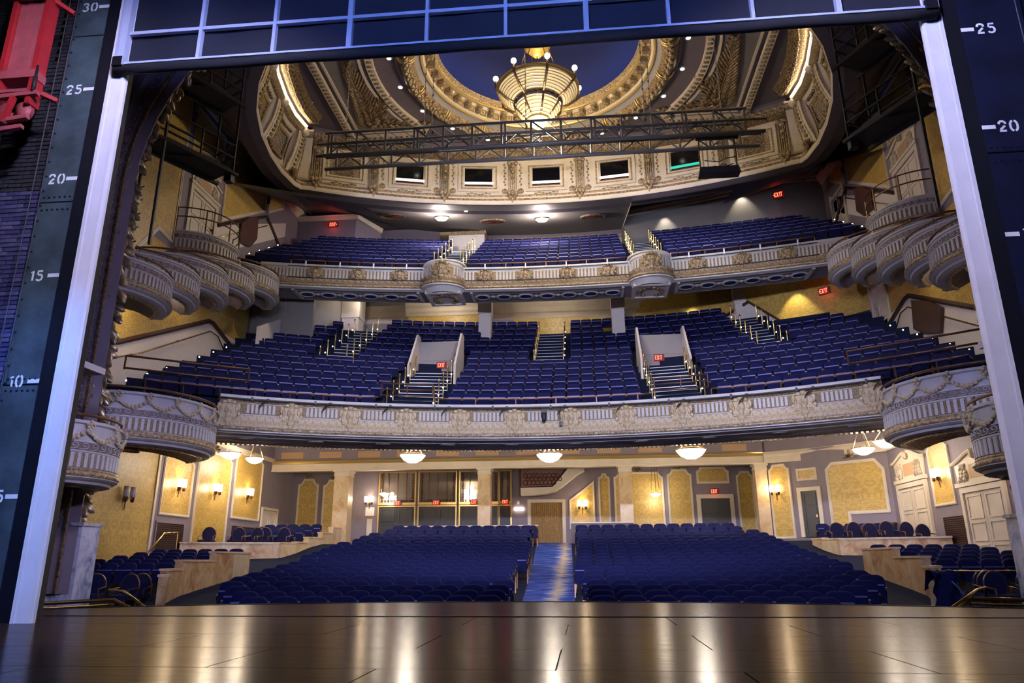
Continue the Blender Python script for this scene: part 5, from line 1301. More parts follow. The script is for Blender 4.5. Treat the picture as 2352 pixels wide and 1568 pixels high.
# ---- orchestra: twenty rows either side of the slanting aisle
XL = [5.3,5.85,6.4,6.9,7.3,7.4,7.45,7.5,7.55,7.6,7.65,7.7,7.72,7.75,7.8,7.8,7.8,7.6,7.3,7.1]
omass = {'velvet':Mass(),'bronze':Mass(),'pan':Mass()}; norch = 0
def row_pts(cyy, r, x0, x1, PITCH_S=.53):
    """seats along an arc between two x limits"""
    a0 = math.asin(x0/r); a1 = math.asin(x1/r); L = (a1-a0)*r; n = int((L+.04)/PITCH_S); g = (L-n*PITCH_S)/2
    return [(r*sin(a), cyy+r*cos(a), a) for a in [a0+(g+PITCH_S*(i+.5))/r for i in range(n)]]
orch = []
for k in range(20):
    r = 6.2-CY+.97*k; y0 = 6.2+.97*k; off = .0 if k%2 else .0
    for s in (-1,1):
        if s < 0: pts = row_pts(CY, r, -XL[k]-.15, AL(y0)-.05, .57)[::-1]
        else: pts = row_pts(CY, r, AR(y0)+.05, XL[k]+.8, .57)
        for i, (x,y,a) in enumerate(pts): orch.append((k,s,i,len(pts),x,y,a))
for (k,s,i,n_,x,y,a) in orch:
    z = TOPS[k]-.94 if k else TOPS[0]-.94
    last = i == n_-1
    mw = TR(x,y,z,-a,(1.075,1,1))
    if norch < 300:
        seat('orchestra_chair',x,y,z,-a,BK_O,f'navy velvet seat, {NTH[i]} from the centre aisle, {ORD[k]} row, {SIDE[s]} orchestra block','orchestra seats',k < 2 or i in (0,n_-1),True,1.075)
        norch += 1
    else:
        omass['velvet'].put(BK_O,mw)
        if i in (0,n_-1) or k > 17: omass['velvet'].put(CU,mw); omass['bronze'].put(FRM,mw @ TR(-.243,0,0)); omass['bronze'].put(FRM,mw @ TR(.243,0,0))
om = mk('rear_orchestra_seats', omass['velvet'].b,'velvet',None,True); om['kind'] = 'stuff'; tag(om,'navy velvet seats filling the back rows of the orchestra','theatre seats')
mk('seat_frames', omass['bronze'].b,'bronze',om)
# ---- mezzanine
mezz = []
VOM = (3.95,6.1)
for k in range(13):
    r = MRK(k); segs = []
    lim = 13.35-.02*k if k < 7 else [13.2,12.8,12.4,11.8,11.3,10.9][k-7]
    if k <= 5: segs = [(-lim,-VOM[1]-.05,'left'),(-VOM[0]+.05,VOM[0]-.05,'middle'),(VOM[1]+.05,lim,'right')]
    elif k <= 7: segs = [(-lim,-10.6,'far left'),(-8.7,-VOM[1]-.1,'left'),(-VOM[0]+.0,-.8,'inner left'),(.8,VOM[0],'inner right'),(VOM[1]+.1,9.0,'right'),(10.25,lim,'far right')]
    else: segs = [(-lim,-10.6,'far left'),(-8.6,-.8,'inner left'),(.8,8.9,'inner right'),(10.25,min(lim,13.0 if k<9 else 0),'far right')]
    for (x0,x1,nm) in segs:
        if x1-x0 < .5: continue
        pts = row_pts(MC, r, x0, x1, .565)
        for i,(x,y,a) in enumerate(pts):
            if any(abs(x-q) < w_ and abs(y-27.5) < .72 for q, w_ in ((-3.5,.66),(3.45,.66),(-10.7,.8),(9.8,.8))) or (x < -10.9 and y > 22.55 and k < 8): continue
            if nm == 'far right' and y > 23.0+(14.3-x)*.95-.5: continue
            mezz.append((k,nm,i,len(pts),x,y,a))
nm_ = 0; mmass = Mass(); mfr = Mass(); mglint = Mass()
for (k,nm,i,n_,x,y,a) in mezz:
    z = MTOP(k)-.95; mw = TR(x,y,z,-a,(1.065,1,1))
    if nm_ < 300:
        seat('mezzanine_chair',x,y,z,-a,BK_M,f'navy seat, {NTH[i]} from the left end, {ORD[k]} row, {nm} mezzanine block','mezzanine seats',True,True,1.065); nm_ += 1
    else:
        mmass.put(BK_M,mw); mmass.put(CU,mw); mglint.put(GLINT,mw); mfr.put(FRM,mw @ TR(-.243,0,0)); mfr.put(FRM,mw @ TR(.243,0,0))
om = mk('upper_mezzanine_seats', mmass.b,'velvet',None,True); om['kind'] = 'stuff'; tag(om,'dark navy seats filling the upper rows of the mezzanine','theatre seats')
mk('seat_frames', mfr.b,'bronze',om); mk('lip_glints', mglint.b,'pan',om)
# ---- upper balcony
BC = -21.8; BRK = lambda k: 44.75+.92*k; BTOP = lambda k: 14.55+.575*k
prof = [(44.0,13.5),(44.2,BTOP(0)-.95)]
for k in range(7): prof += [(BRK(k)-.62,BTOP(k)-.95),(BRK(k)+.30,BTOP(k)-.95)]
prof += [(53.6,BTOP(6)-.95)]
bfl = struct('floor_balcony', arcsurf(prof,36,BC,SX), 'stair', 'stepped blue carpet floor of the upper balcony', cat='floor')
nb = 0; bmass = Mass(); bglint = Mass()
for k in range(7):
    lim = [13.3,13.25,13.2,13.1,13.0,12.9,12.8][k]
    for (x0,x1,nm) in ((-lim,-5.45,'left'),(-3.9,3.9,'middle'),(5.5,lim,'right')):
        pts = row_pts(BC, BRK(k), x0, x1)
        for i,(x,y,a) in enumerate(pts):
            if nb < 300: seat('balcony_chair',x,y,BTOP(k)-.95,-a,BK_M,f'navy seat, {NTH[i]} from the left end, {ORD[k]} row, {nm} block of the upper balcony','balcony seats'); nb += 1
            else: bmass.put(BK_M,TR(x,y,BTOP(k)-.95,-a)); bmass.put(CU,TR(x,y,BTOP(k)-.95,-a))
if bmass.b.v:
    om = mk('rear_balcony_seats', bmass.b,'velvet',None,True); om['kind'] = 'stuff'; tag(om,'navy seats in the last row of the upper balcony','theatre seats')

# ---------------------------------------------------------------- aisle stairs, step lights, brass posts
POST = M().lathe([(.022,0),(.018,.1),(.018,.95),(.03,.98),(.02,1.04),(0,1.06)],n=7).mesh('brass_post','brass',True)
def aisle(name, label, cfun, w, ks, RK, TOP, cyy, parts_group, posts=True, lights=True, sides=(-1,1)):
    o = empty(name,(0,0,0)); tag(o,label,'stairs','aisle stairs')
    for k in ks:
        r = RK(k); x = cfun(k); a = math.asin(x/r); y = cyy+r*cos(a); z = TOP(k)-.95
        for h, (dr, dz) in enumerate(((-.62,.0),(-.18,TOP(k+1)/2-TOP(k)/2))):
            yy = cyy+(r+dr)*cos(a); xx = (r+dr)*sin(a)
            st = M(); st.box(-w/2,0,-.12,w/2,.5,.03); q = link('step',st.mesh('step','stair'),o,TR(xx,yy,z+dz,-a)); 
            mk('nosing', M().box(-w/2,-.015,.015,w/2,.025,.04),'nosing',q)
        for sd in sides:
            xx = (r-.3)*sin(a)+sd*(w/2+.02); yy = cyy+(r-.3)*cos(a)
            if posts:
                link('brass_post',POST,o,TR(xx,yy,z,0,(1.7,1.7,1.05)))
            if lights:
                link('step_light', bpy.data.meshes.get('step_light') or ell(M(),(0,0,0),(.027,.027,.027),6,4).mesh('step_light','steplight'), o, TR(xx+sd*.03,yy-.2,z+.42))
    return o
for s in (-1,1):
    aisle('aisle_stairs',f'carpeted steps with brass posts below the {SIDE[s]} vomitory',lambda k: s*5.02,1.75,range(0,6),MRK,MTOP,MC,None)
    aisle('aisle_stairs',f'carpeted upper steps with brass posts on the far {SIDE[s]} of the mezzanine',lambda k: s*9.6,1.2,range(6,12),MRK,MTOP,MC,None)
    aisle('aisle_stairs',f'carpeted balcony steps with brass posts behind the {SIDE[s]} bowed bay',lambda k: s*4.68,1.2,range(0,6),BRK,BTOP,BC,None)
aisle('aisle_stairs','carpeted centre steps climbing to the mezzanine exit',lambda k: 0,1.3,range(6,12),MRK,MTOP,MC,None)
# step lights at the wall ends of the rows
SLM = bpy.data.meshes['step_light']
for s in (-1,1):
    for k in range(7):
        r = MRK(k); x = s*13.55; o = link('row_light',SLM,None,TR(x,MC+sqrt(r*r-x*x)-.2,MTOP(k)-.35)); tag(o,f'tiny aisle light at the {SIDE[s]} wall end of the {ORD[k]} mezzanine row','aisle light','row end lights')
    for k in range(4):
        r = BRK(k); x = s*13.5; o = link('row_light',SLM,None,TR(x,BC+sqrt(r*r-x*x)-.2,BTOP(k)-.3)); tag(o,f'tiny aisle light at the {SIDE[s]} wall end of the {ORD[k]} balcony row','aisle light','row end lights')
# guard rails
def rail(name, label, pts, z, posts, r=.03, m='bronze', bars=(0,), grp='bronze guard rails'):
    o = empty(name, (pts[0][0],pts[0][1],z-.5)); tag(o,label,'guard rail',grp); B = Vector(o.location)
    for dz in bars: mk('top_bar', M().tube([tuple(Vector((x,y,z+dz))-B) for x,y in pts],r,6),m,o,True)
    for i in posts: x,y = pts[i]; mk('post', M().tube([tuple(Vector((x,y,z-.45))-B),tuple(Vector((x,y,z+.02))-B)],r*.9,6),m,o)
    return o
mr = pxy(arc(MR+.15,-.66,-.29,20,MC)); rail('guard_rail','bronze rail on the mezzanine front, left section',mr,6.40,range(0,21,3))
mr = pxy(arc(MR+.15,-.19,.19,16,MC)); rail('guard_rail','bronze rail on the mezzanine front, middle section',mr,6.40,range(0,17,3))
mr = pxy(arc(MR+.15,.29,.66,20,MC)); rail('guard_rail','bronze rail on the mezzanine front, right section',mr,6.40,range(0,21,3))
for s in (-1,1):
    a0, a1 = s*.285, s*.195; q = pxy(arc(MR+.25,a0,a1,2,MC)); rail('guard_rail',f'three-bar gate rail at the foot of the {SIDE[s]} mezzanine stairs',q,6.95,(0,1,2),.028,'bronze',(0,-.22,-.44))
    q = [(s*12.9,12.1),(s*11.3,13.2),(s*9.8,14.2)]; rail('guard_rail',f'tall bronze end rail beside the {SIDE[s]} mezzanine box',q,7.0,(0,2),.035,'bronze',(0,-.4))
for (x0,x1,nm) in ((-11.5,-5.6,'left'),(-3.7,3.7,'middle'),(5.6,11.5,'right')):
    q = [(x0+(x1-x0)*i/16, 22.1-.0115*(x0+(x1-x0)*i/16)**2+.1) for i in range(17)]
    rail('guard_rail',f'bronze rail along the {nm} stretch of the balcony front',q,13.88,range(0,17,4))
    pp = rail('balcony_pipe',f'thin black pipe with white clips on the {nm} balcony front',[(x,y-.28) for x,y in q],13.48,(),.02,'darkmetal',(0,-.55),'balcony pipes')
    for i in range(2,16,4): mk('white_clip', M().box(-.025,-.03,0,.025,.03,.28),'white_paint',pp).location = (q[i][0]-q[0][0],q[i][1]-.26-(q[0][1]-.28),.48)

# ---------------------------------------------------------------- exit signs
LET = {'E':[(0,0,.12,1),(0,0,.6,.16),(0,.42,.52,.58),(0,.84,.6,1)],'I':[(.2,0,.38,1)],'T':[(.24,0,.4,1),(0,.84,.64,1)]}
def exit_sign(mw, label, s=1., arrow=0, glow=1.6):
    o = empty('exit_sign'); o.matrix_world = mw @ Matrix.Scale(s,4); tag(o,label,'exit sign','lit exit signs')
    mk('housing', M().box(-.20,-.05,-.13,.20,.0,.13),'exitbox',o)
    x = -.155
    for c in 'EXIT':
        b = M(); w_ = .085; h = .17
        if c == 'X':
            b.bar((0,-.056,-h/2),(w_*.7,-.056,h/2),.022,.004,(0,1,0)); b.bar((w_*.7,-.056,-h/2),(0,-.056,h/2),.022,.004,(0,1,0))
        else:
            for (a0,b0,a1,b1) in LET[c]: b.box(a0*w_*1.1,-.058,-h/2+b0*h,a1*w_*1.1,-.052,-h/2+b1*h)
        mk('letter', b,'exit',o).location = (x,0,0); x += .05 if c == 'I' else .082
    if arrow: mk('arrow', M().prism([(0,0),(.04,.03),(.04,-.03)] if arrow < 0 else [(0,0),(-.04,-.03),(-.04,.03)],(0,-.008,0),(arrow*.192,-.05,0)),'exit',o)
    lamp('POINT',(0,-.25,-.1),glow,(1,.06,.04),.1,parent=o,name='exit_glow')
    return o
E_ = exit_sign
E_(WB.mw(-8.45,3.7,.14),'exit sign over the leftmost grey lobby door',1.); E_(WB.mw(-6.35,3.7,.14),'exit sign over the second grey lobby door',1.); E_(WB.mw(-4.35,3.7,.14),'exit sign over the third grey lobby door',1.); E_(WB.mw(-2.7,3.7,.14),'exit sign just right of the inner marble column',1.)
E_(WB.mw(8.05,4.1,.06),'exit sign over the grey double door behind the seats',1.1)
E_(TR(-4.95,23.28,9.4),'exit sign in the left vomitory',1.15); E_(TR(4.95,23.28,9.45),'exit sign in the right vomitory',1.15)
E_(WM.mw(-2.1,13.15,.05),'exit sign by the mezzanine rear door',1.05); E_(WM.mw(-9.6,12.9,.05),'exit sign with arrow by the upper left aisle',1.05,-1)
E_(Matrix.Translation((12.9,24.4,12.75)) @ Matrix.Rotation(rad(-40),4,'Z'),'exit sign with arrow on the curved gold mezzanine wall',1.3,-1,4)
E_(Matrix.Translation((11.9,26.2,18.75)) @ Matrix.Rotation(rad(-20),4,'Z'),'exit sign with arrow at the upper right of the balcony',1.4,-1,4)
E_(TR(-12.2,27.57,18.95),'exit sign with arrow at the upper left of the balcony',1.2,1,6)

# ---------------------------------------------------------------- lamps: bowls, sconces
BOWL = M().lathe([(0,-.30),(.18,-.28),(.38,-.18),(.52,-.02),(.55,.04),(.52,.06)],n=20).mesh('bowl','bowl',True)
def bowl_lamp(x,y,z,label,s=1,power=260,hang=.45):
    r = sqrt(x*x+(y-MC)**2)-MR; T_ = [(1.3,4.72),(1.5,4.95),(4.2,5.35),(4.3,5.25),(4.9,5.28),(5.,5.5),(9.5,6.2),(14.,6.4)]
    for (a,za),(b,zb) in zip(T_[:-1],T_[1:]):
        if a <= r <= b: hang = za+(zb-za)*(r-a)/(b-a)-z
    o = empty('bowl_lamp',(x,y,z)); tag(o,label,'pendant lamp','alabaster bowl lamps')
    link('bowl',BOWL,o,TR(0,0,0,0,s)); mk('rim_band', M().lathe([(.53*s,.02*s),(.57*s,.03*s),(.57*s,.07*s),(.53*s,.08*s)],n=20),'brass',o,True)
    for k in range(3): a = 2*PI*k/3+.5; mk('hanger_rod', M().tube([(.5*s*cos(a),.5*s*sin(a),.05),(.04*cos(a),.04*sin(a),hang)],.012,4),'brass',o)
    mk('ceiling_rose', M().lathe([(0,hang-.04),(.08,hang-.02),(.12,hang+.04)],n=10),'brass',o,True)
    lamp('POINT',(0,0,-.45*s),power,(1,.85,.70),.25,parent=o,name='bowl_light'); lamp('POINT',(0,0,.22*s),power*.14,(1,.83,.62),.1,parent=o,name='bowl_uplight')
bowl_lamp(-5.85,21.9,5.05,'glowing alabaster bowl lamp above the left orchestra block',1,350,.3); bowl_lamp(0,21.9,4.98,'glowing alabaster bowl lamp above the centre aisle',1,350,.4); bowl_lamp(5.85,21.9,5.05,'glowing alabaster bowl lamp above the right orchestra block',1.12,350,.3)
bowl_lamp(-12.2,18.3,4.75,'small bowl lamp under the left mezzanine near the box',.72,150,.35); bowl_lamp(-13.2,22.6,5.15,'small bowl lamp beside the left rear gold panels',.72,150,.35)
bowl_lamp(12.2,18.3,4.75,'small bowl lamp under the right mezzanine near the box',.78,150,.4); bowl_lamp(12.6,21.6,4.95,'small bowl lamp before the angled right wall',.78,150,.4)
bowl_lamp(5.0,29.2,3.95,'small bowl lamp hanging on a long rod against gold damask',.5,60,1.3)
bowl_lamp(-9.0,29.2,4.15,'tiny bowl lamp before the leftmost leaded window',.5,60,1.2)
def sconce(wf,u,z,label,lit=True,o=.02,s=1.,power=26):
    t = empty('wall_sconce'); t.matrix_world = wf.mw(u,z,o) @ Matrix.Scale(s,4); tag(t,label,'wall sconce','twin-shade wall sconces')
    mk('back_plate', M().prism([(-.05,-.1),(.05,-.1),(.03,.12),(-.03,.12)],(0,-.03,0)),'bronze',t); mk('stem', M().tube([(0,-.03,-.32),(0,-.05,-.1),(0,-.12,0)],.02,5),'bronze',t)
    mk('cross_arm', M().box(-.2,-.16,-.03,.2,-.12,.0),'bronze',t)
    for dx in (-.15,.15):
        mk('cup', M().lathe([(0,-.12),(.05,-.1),(.06,.02)],(dx,-.14,.0),8),'bronze',t,True)
        mk('glass_shade', M().lathe([(0,.0),(.075,.0),(.085,.28),(0,.28)],(dx,-.14,.02),10),'bulb' if lit else 'wains',t,True)
    if lit: lamp('POINT',(0,-.35,.15),power,WARM,.08,parent=t,name='sconce_light')
    return t
sconce(WL,15.2,2.85,'unlit twin sconce on the wide gold wall nearest the stage',False,s=1.25)
sconce(WL,18.5,3.5,'lit twin sconce on the first left gold panel',s=1.1,power=45); sconce(WL,21.4,3.6,'lit twin sconce on the second left gold panel',s=1.1,power=45); sconce(WL,24.5,3.7,'lit twin sconce on the third left gold panel',s=1.1,power=45)
sconce(WR,19.3,3.55,'lit twin sconce between the two white doors',s=1.1,power=45); sconce(WR,13.9,3.2,'lit twin sconce at the far right edge behind the white jamb',s=1.1,power=45)
sconce(WD,.55,3.75,'lit twin sconce on the narrow angled gold panel',s=1.1,power=45); sconce(WB,-10.0,3.75,'lit twin sconce on the mauve pier above the notice',s=1.05,power=40); sconce(WB,1.3,3.4,'lit twin sconce on the slanted gold panel by the curtain',s=1.1,power=40)
# ---------------------------------------------------------------- side parterres: stepped marble walls, floors, chairs
def seg_wall(o, p, q, z0, z1, m, th=.22):
    d = (Vector(q)-Vector(p)).normalized(); n_ = Vector((-d.y,d.x))*th/2
    P4 = [Vector(p)-n_,Vector(q)-n_,Vector(q)+n_,Vector(p)+n_]
    b = M().hexa([(v.x,v.y,z0) for v in P4]+[(v.x,v.y,z1-.06) for v in P4]); s_ = mk('marble_slab', b, m, o)
    P4 = [Vector(p)-n_*1.3-d*.02,Vector(q)-n_*1.3+d*.02,Vector(q)+n_*1.3+d*.02,Vector(p)+n_*1.3-d*.02]
    mk('coping', M().hexa([(v.x,v.y,z1-.06) for v in P4]+[(v.x,v.y,z1) for v in P4]),'marble_pale',s_)
    mk('dark_skirting', M().hexa([(v.x,v.y,z0) for v in P4]+[(v.x,v.y,z0+.14) for v in P4]),'marble_green',s_)
for s in (-1,1):
    o = empty('parterre_wall',(0,0,0)); tag(o,f'stepped sienna marble wall beside the {SIDE[s]} orchestra aisle','marble wall','parterre walls')
    F = lambda pts: [(s*x,y) for x,y in pts]
    for (p,q,z0,z1,m) in (((9.35,9.7),(9.85,10.6),-.75,.42,'marble'),((9.85,10.6),(10.25,12.0),-.7,.56,'marble'),((10.25,12.0),(10.35,13.1),-.5,.80,'marble'),((10.35,13.1),(10.38,14.2),-.4,.80,'marble'),((10.38,14.2),(10.4,15.5),-.3,1.06,'marble'),((10.4,15.5),(10.45,16.8),-.2,1.06,'marble_pale'),
        ((14.2,19.0),(12.4,19.9),.2,1.49,'marble_pale'),((12.4,19.9),(10.9,20.6),.2,1.49,'marble'),((10.9,20.6),(10.75,21.8),.3,1.5,'marble_pale'),((10.75,21.8),(10.7,23.0),.3,1.55,'marble_pale'),((10.7,23.0),(10.66,24.6),.5,1.78,'marble_pale'),((10.66,24.6),(10.62,25.9),.6,2.04,'marble_pale'),((10.62,25.9),(10.6,27.0),.7,2.32,'marble_pale')):
        if s > 0 and p[1] > 22: continue
        if s > 0 and m == 'marble_pale' and p[1] < 20.: m = 'marble'
        seg_wall(o,(s*p[0],p[1]),(s*q[0],q[1]),z0,z1,m)
    pf = M()
    pf.prism(F([(9.6,9.6),(10.25,11.6),(14.2,11.6),(14.2,9.3)])[::-s],(0,0,-.4),(0,0,-.62),(1,0,0),(0,1,0))
    fo = struct('floor_parterre_'+SIDE[s], pf, 'stair', f'stepped carpet floor of the {SIDE[s]} parterre', cat='floor')
    for k in range(5):
        y0 = 11.6+1.12*k; z = -.22+.115*k; mk('riser', M().box(min(s*10.35,s*14.2),y0,-.8,max(s*10.35,s*14.2),y0+1.12,z),'stair',fo)
    mk('rear_floor', M().prism(F([(10.95,20.7),(14.2,19.1),(14.2,27),(10.7,27)] if s < 0 else [(10.95,20.7),(14.2,19.1),(14.2,23.6),(11.,26)])[::-s],(0,0,-.6),(0,0,1.05),(1,0,0),(0,1,0)),'stair',fo)
    # fixed seats
    for k in range(5):
        pts = [10.85+.57*i for i in range(6)]
        for i, x in enumerate(pts):
            if s*x > 0 and k == 0 and i > 5: continue
            seat('parterre_chair',s*x,12.25+1.12*k,-.22+.115*k,s*-.18,BK_O,f'navy seat, {NTH[i]} from the marble wall, {ORD[k]} row of the {SIDE[s]} parterre','parterre seats')
    for k in range(4 if s < 0 else 2):
        for i in range(5):
            seat('parterre_chair',s*(11.15+.57*i),22.2+1.05*k,1.07+.14*k,s*-.12,BK_O,f'navy seat, {NTH[i]} from the aisle, {ORD[k]} row behind the {SIDE[s]} marble parapet','rear parterre seats')
            if k: mk('platform_block', M().box(min(s*10.9,s*14.1),22.2+1.05*k-.5,1.0,max(s*10.9,s*14.1),22.2+1.05*k+.55,1.065+.14*k),'stair',fo) if i == 0 else None
# loose oval-back chairs with brass rims
OVB = []
for i in range(20): a = 2*PI*i/20; OVB.append((.24*cos(a), .70+.27*sin(a)))
OVM = M(); OVM.prism(OVB,(0,.05,0),(0,.18,0)); OVM = OVM.mesh('oval_back','velvet_dark')
OVR = M().tube([(x,.2+.0,z) for x,z in OVB],.022,5,True).mesh('brass_rim','bronze',True)
SEATP = M().box(-.24,-.25,.40,.24,.22,.50).mesh('seat_pad','velvet_dark')
LEGM = M().box(-.018,-.018,0,.018,.018,.42).mesh('leg','bronze'); ARMC = M().tube([(0,-.2,.42),(0,-.2,.62),(0,.18,.66)],.018,5).mesh('arm','bronze',True)
def loose(x,y,z,rz,label,sc_=1.):
    o = empty('loose_chair',(x,y,z),rz); o.scale = (sc_,)*3; tag(o,label,'chair','loose oval-backed chairs')
    link('oval_back',OVM,o); link('brass_rim',OVR,o); link('seat_pad',SEATP,o)
    for dx in (-.21,.21):
        for dy in (-.22,.2): link('leg',LEGM,o,TR(dx,dy,0))
        link('arm',ARMC,o,TR(dx*1.25,0,0))
for (x,y,z,rz,l) in ((-11.75,9.55,-.62,.1,'leftmost oval-backed chair behind the left pit rail'),(-11.85,10.6,-.62,.15,'oval-backed chair behind the leftmost one at the pit rail'),(-10.45,9.85,-.62,-.1,'oval-backed chair nearest the left brass stair rail'),(-10.65,10.75,-.62,.1,'oval-backed chair beside the front of the left marble wall'),
    (-13.7,20.1,1.05,.2,'lone oval-backed chair by the gold panel on the left parapet'),(-12.75,20.7,1.05,.1,'second oval-backed chair along the left marble parapet'),(-12.1,20.9,1.05,-.15,'turned oval-backed chair in the middle of the left parapet'),(-11.75,20.95,1.05,.1,'fourth oval-backed chair along the left marble parapet'),(-11.1,21.3,1.05,0,'oval-backed chair at the stepped end of the left parapet'),
    (11.15,21.4,1.05,-.1,'upright oval-backed chair beside the grey door on the right parapet'),(11.7,21.0,1.05,.1,'second oval-backed chair along the right marble parapet'),(12.15,20.75,1.0,-.1,'third oval-backed chair along the right marble parapet'),(12.4,21.6,1.05,-.2,'oval-backed chair against the brown cabinet'),(12.75,20.6,1.05,.1,'fifth oval-backed chair along the right marble parapet'),(13.3,20.2,1.0,.1,'low oval-backed chair at the outer end of the right parapet'),(13.7,19.8,.9,.1,'oval-backed chair before the white pedimented door'),
    (11.25,11.1,-.62,-.1,'oval-backed chair behind the brass bar on the right'),(11.0,10.4,-.62,-.1,'middle oval-backed chair at the right pit rail'),(10.85,9.75,-.62,.1,'front oval-backed chair at the right pit rail'),(12.2,11.0,-.62,-.2,'oval-backed chair cut by the white jamb on the right'),(11.95,10.3,-.62,-.2,'second oval-backed chair cut by the white jamb on the right')):
    loose(x,y,z,rz,l,1.08)
# garment draped over the right marble wall
jk = empty('draped_jacket',(9.45,9.6,-.55)); tag(jk,'dark blue jacket draped over the end of the right marble wall','jacket')
rows = []
for i in range(11):
    t = i/10; z = .98-1.05*t; rows.append([(x+.05*sin(i*1.3+j), -.22-.10*sin(j*1.1+i*.6)-.12*t, z+.04*cos(j*2+i)) for j, x in enumerate([-.28+.07*q for q in range(9)])])
rows = [[(x+.05*sin(j),.2,.55+.1*sin(j)) for j,(x,_,_) in enumerate(rows[0])],[(x,-.02,1.02+.02*sin(j*2)) for j,(x,_,_) in enumerate(rows[0])]]+rows
mk('cloth', M().grid(rows),'velvet',jk,True); mk('blue_piping', M().tube([(.1,-.36,.78),(.2,-.4,.65),(.3,-.38,.5),(.36,-.3,.56)],.015,5),mat('blue_piping',(.05,.15,.6),.5),jk)
# brass pit and stair rails
def brass_rail(label, pts, posts, r=.035, infill=None):
    o = empty('brass_rail',(pts[0][0],pts[0][1],pts[0][2]-.9)); tag(o,label,'rail','brass rails'); B = Vector(o.location)
    mk('top_rail', M().tube([tuple(Vector(p)-B) for p in pts],r,8),'brass',o,True)
    for i in posts: p = Vector(pts[i])-B; mk('post', M().tube([tuple(p),(p.x,p.y,p.z-.8)],r*.8,6),'brass',o)
    if infill:
        a, b = Vector(pts[0])-B, Vector(pts[1])-B; g_ = M(); n_ = 26
        for i in range(n_+1): p = a+(b-a)*i/n_; g_.bar((p.x,p.y,p.z-.7),(p.x,p.y,p.z-.12),.012)
        for j in range(8): g_.bar((a.x,a.y,a.z-.12-.08*j),(b.x,b.y,b.z-.12-.08*j),.012)
        mk('mesh_infill', g_,'bronze',o); mk('lower_bar', M().tube([tuple(a-Vector((0,0,.1))),tuple(b-Vector((0,0,.1)))],.025,6),'brass',o)
brass_rail('brass pit rail with mesh below at the left of the apron',[(-10.0,6.25,-.1),(-9.43,7.89,-.1),(-7.6,5.9,-.25)],(0,1),.04,True)
brass_rail('slim brass stair rail before the left oval-backed chairs',[(-10.3,8.9,-.15),(-10.3,9.0,.08),(-9.75,8.75,.05),(-7.3,6.0,-.3)],(),.032)
brass_rail('brass pit rail with mesh below at the right of the apron',[(10.6,7.4,-.1),(9.5,8.5,-.1),(8.2,6.3,-.25)],(0,1),.04,True)
brass_rail('slim brass stair rail before the right oval-backed chairs',[(10.25,9.3,-.15),(10.25,9.2,.10),(9.9,8.9,.06),(7.9,6.2,-.3)],(),.032)
brass_rail('level brass bar between the right oval-backed chairs',[(10.2,11.4,.42),(13.0,11.0,.42)],(0,),.022)
brass_rail('short brass step rail beside the left louvred vent',[(-13.9,16.2,.9),(-13.9,17.3,1.75),(-13.9,18.2,1.8)],(0,2),.035)
# orchestra rear low walls
for (x0,x1,y,z0,z1,l) in ((-7.2,-.75,25.9,1.4,2.28,'low dark standing rail behind the left orchestra block'),(.75,3.6,25.9,1.4,2.38,'low dark standing rail behind the right orchestra block')):
    o = tag(mk('standing_rail', M().box(x0,y,z0,x1,y+.12,z1),'brown'),l,'low wall','standing rails'); mk('cream_ledge', M().box(x0,y-.04,z1,x1,y+.16,z1+.05),'cream',o)
loose(-.95,24.9,1.3,.0,'oval-backed chair at the rear end of the left orchestra block by the aisle')

# ---------------------------------------------------------------- front-of-house truss, chains, speaker
tr = empty('lighting_truss',(0,16,15.9)); tag(tr,'long grey box truss hanging across the auditorium on chains','truss')
TX = 8.3
for (dy,z,x0,x1) in ((-.5,1.0,-TX,TX-.4),(.5,1.0,-TX,TX-.4),(-.5,.0,-TX-.3,TX+.2),(.5,0,-TX-.3,TX+.2),(-.5,.52,-TX-.3,TX+.3),(.5,.52,-TX-.3,TX+.3)):
    mk('chord', M().tube([(x0,dy,z),(x1,dy,z)],.055 if z else .075,6),'truss',tr,True)
VP = M().tube([(0,0,0),(0,0,1)],.048,5).mesh('upright','truss'); 
for k in range(15):
    x = -TX+.15+1.14*k
    if x > TX-.4: continue
    for dy in (-.5,.5): link('upright',VP,tr,TR(x,dy,0))
    if k % 3 == 0: link('upright',VP,tr,TR(x+.14,-.5,0))
DG = M().tube([(0,0,1),(1.14,0,.0)],.036,5).mesh('diagonal','truss'); DG2 = M().tube([(0,0,0),(.57,0,.5),(1.14,0,0)],.034,5).mesh('diagonal','truss'); CR = M().tube([(0,-.5,.52),(.57,.5,.52)],.022,4).mesh('cross_brace','truss'); CR2 = M().tube([(0,-.5,1),(.57,.5,1.)],.022,4).mesh('cross_brace','truss')
for k in range(14):
    x = -TX+.15+1.14*k
    for dy in (-.5,.5):
        link('diagonal',DG if k%2 else DG2,tr,TR(x,dy,0)); link('diagonal',DG2,tr,TR(x,dy,0))
    for j in (0,1): link('cross_brace',CR,tr,TR(x+.57*j,0,0)); link('cross_brace',CR2,tr,TR(x+.57*j,0,0))
for k, x in enumerate((-7.65,-4.46,-4.14,-.41,4.18,4.42,7.08)):
    o = empty('chain_hoist',(x,16,16.9)); tag(o,f'{NTH[k]} steel chain holding the truss, counted from its left end','chain','truss chains')
    LK = bpy.data.meshes.get('chain_link') or M().tube([(.022*cos(t),0,.05*sin(t)) for t in [2*PI*i/8 for i in range(8)]],.009,4,True).mesh('chain_link','chain')
    mk('chain', M().tube([(0,0,0),(.0,0,2.2),(0,.0,4.2)],.012,4),'chain',o)
    for j in range(24): link('chain_link',LK,o,TR(0,0,.1+.17*j,(j%2)*PI/2,1.3))
    mk('hook', M().tube([(0,0,.0),(.05,0,.08),(0,0,.2),(-.03,0,.3)],.03,5),'darkmetal',o)
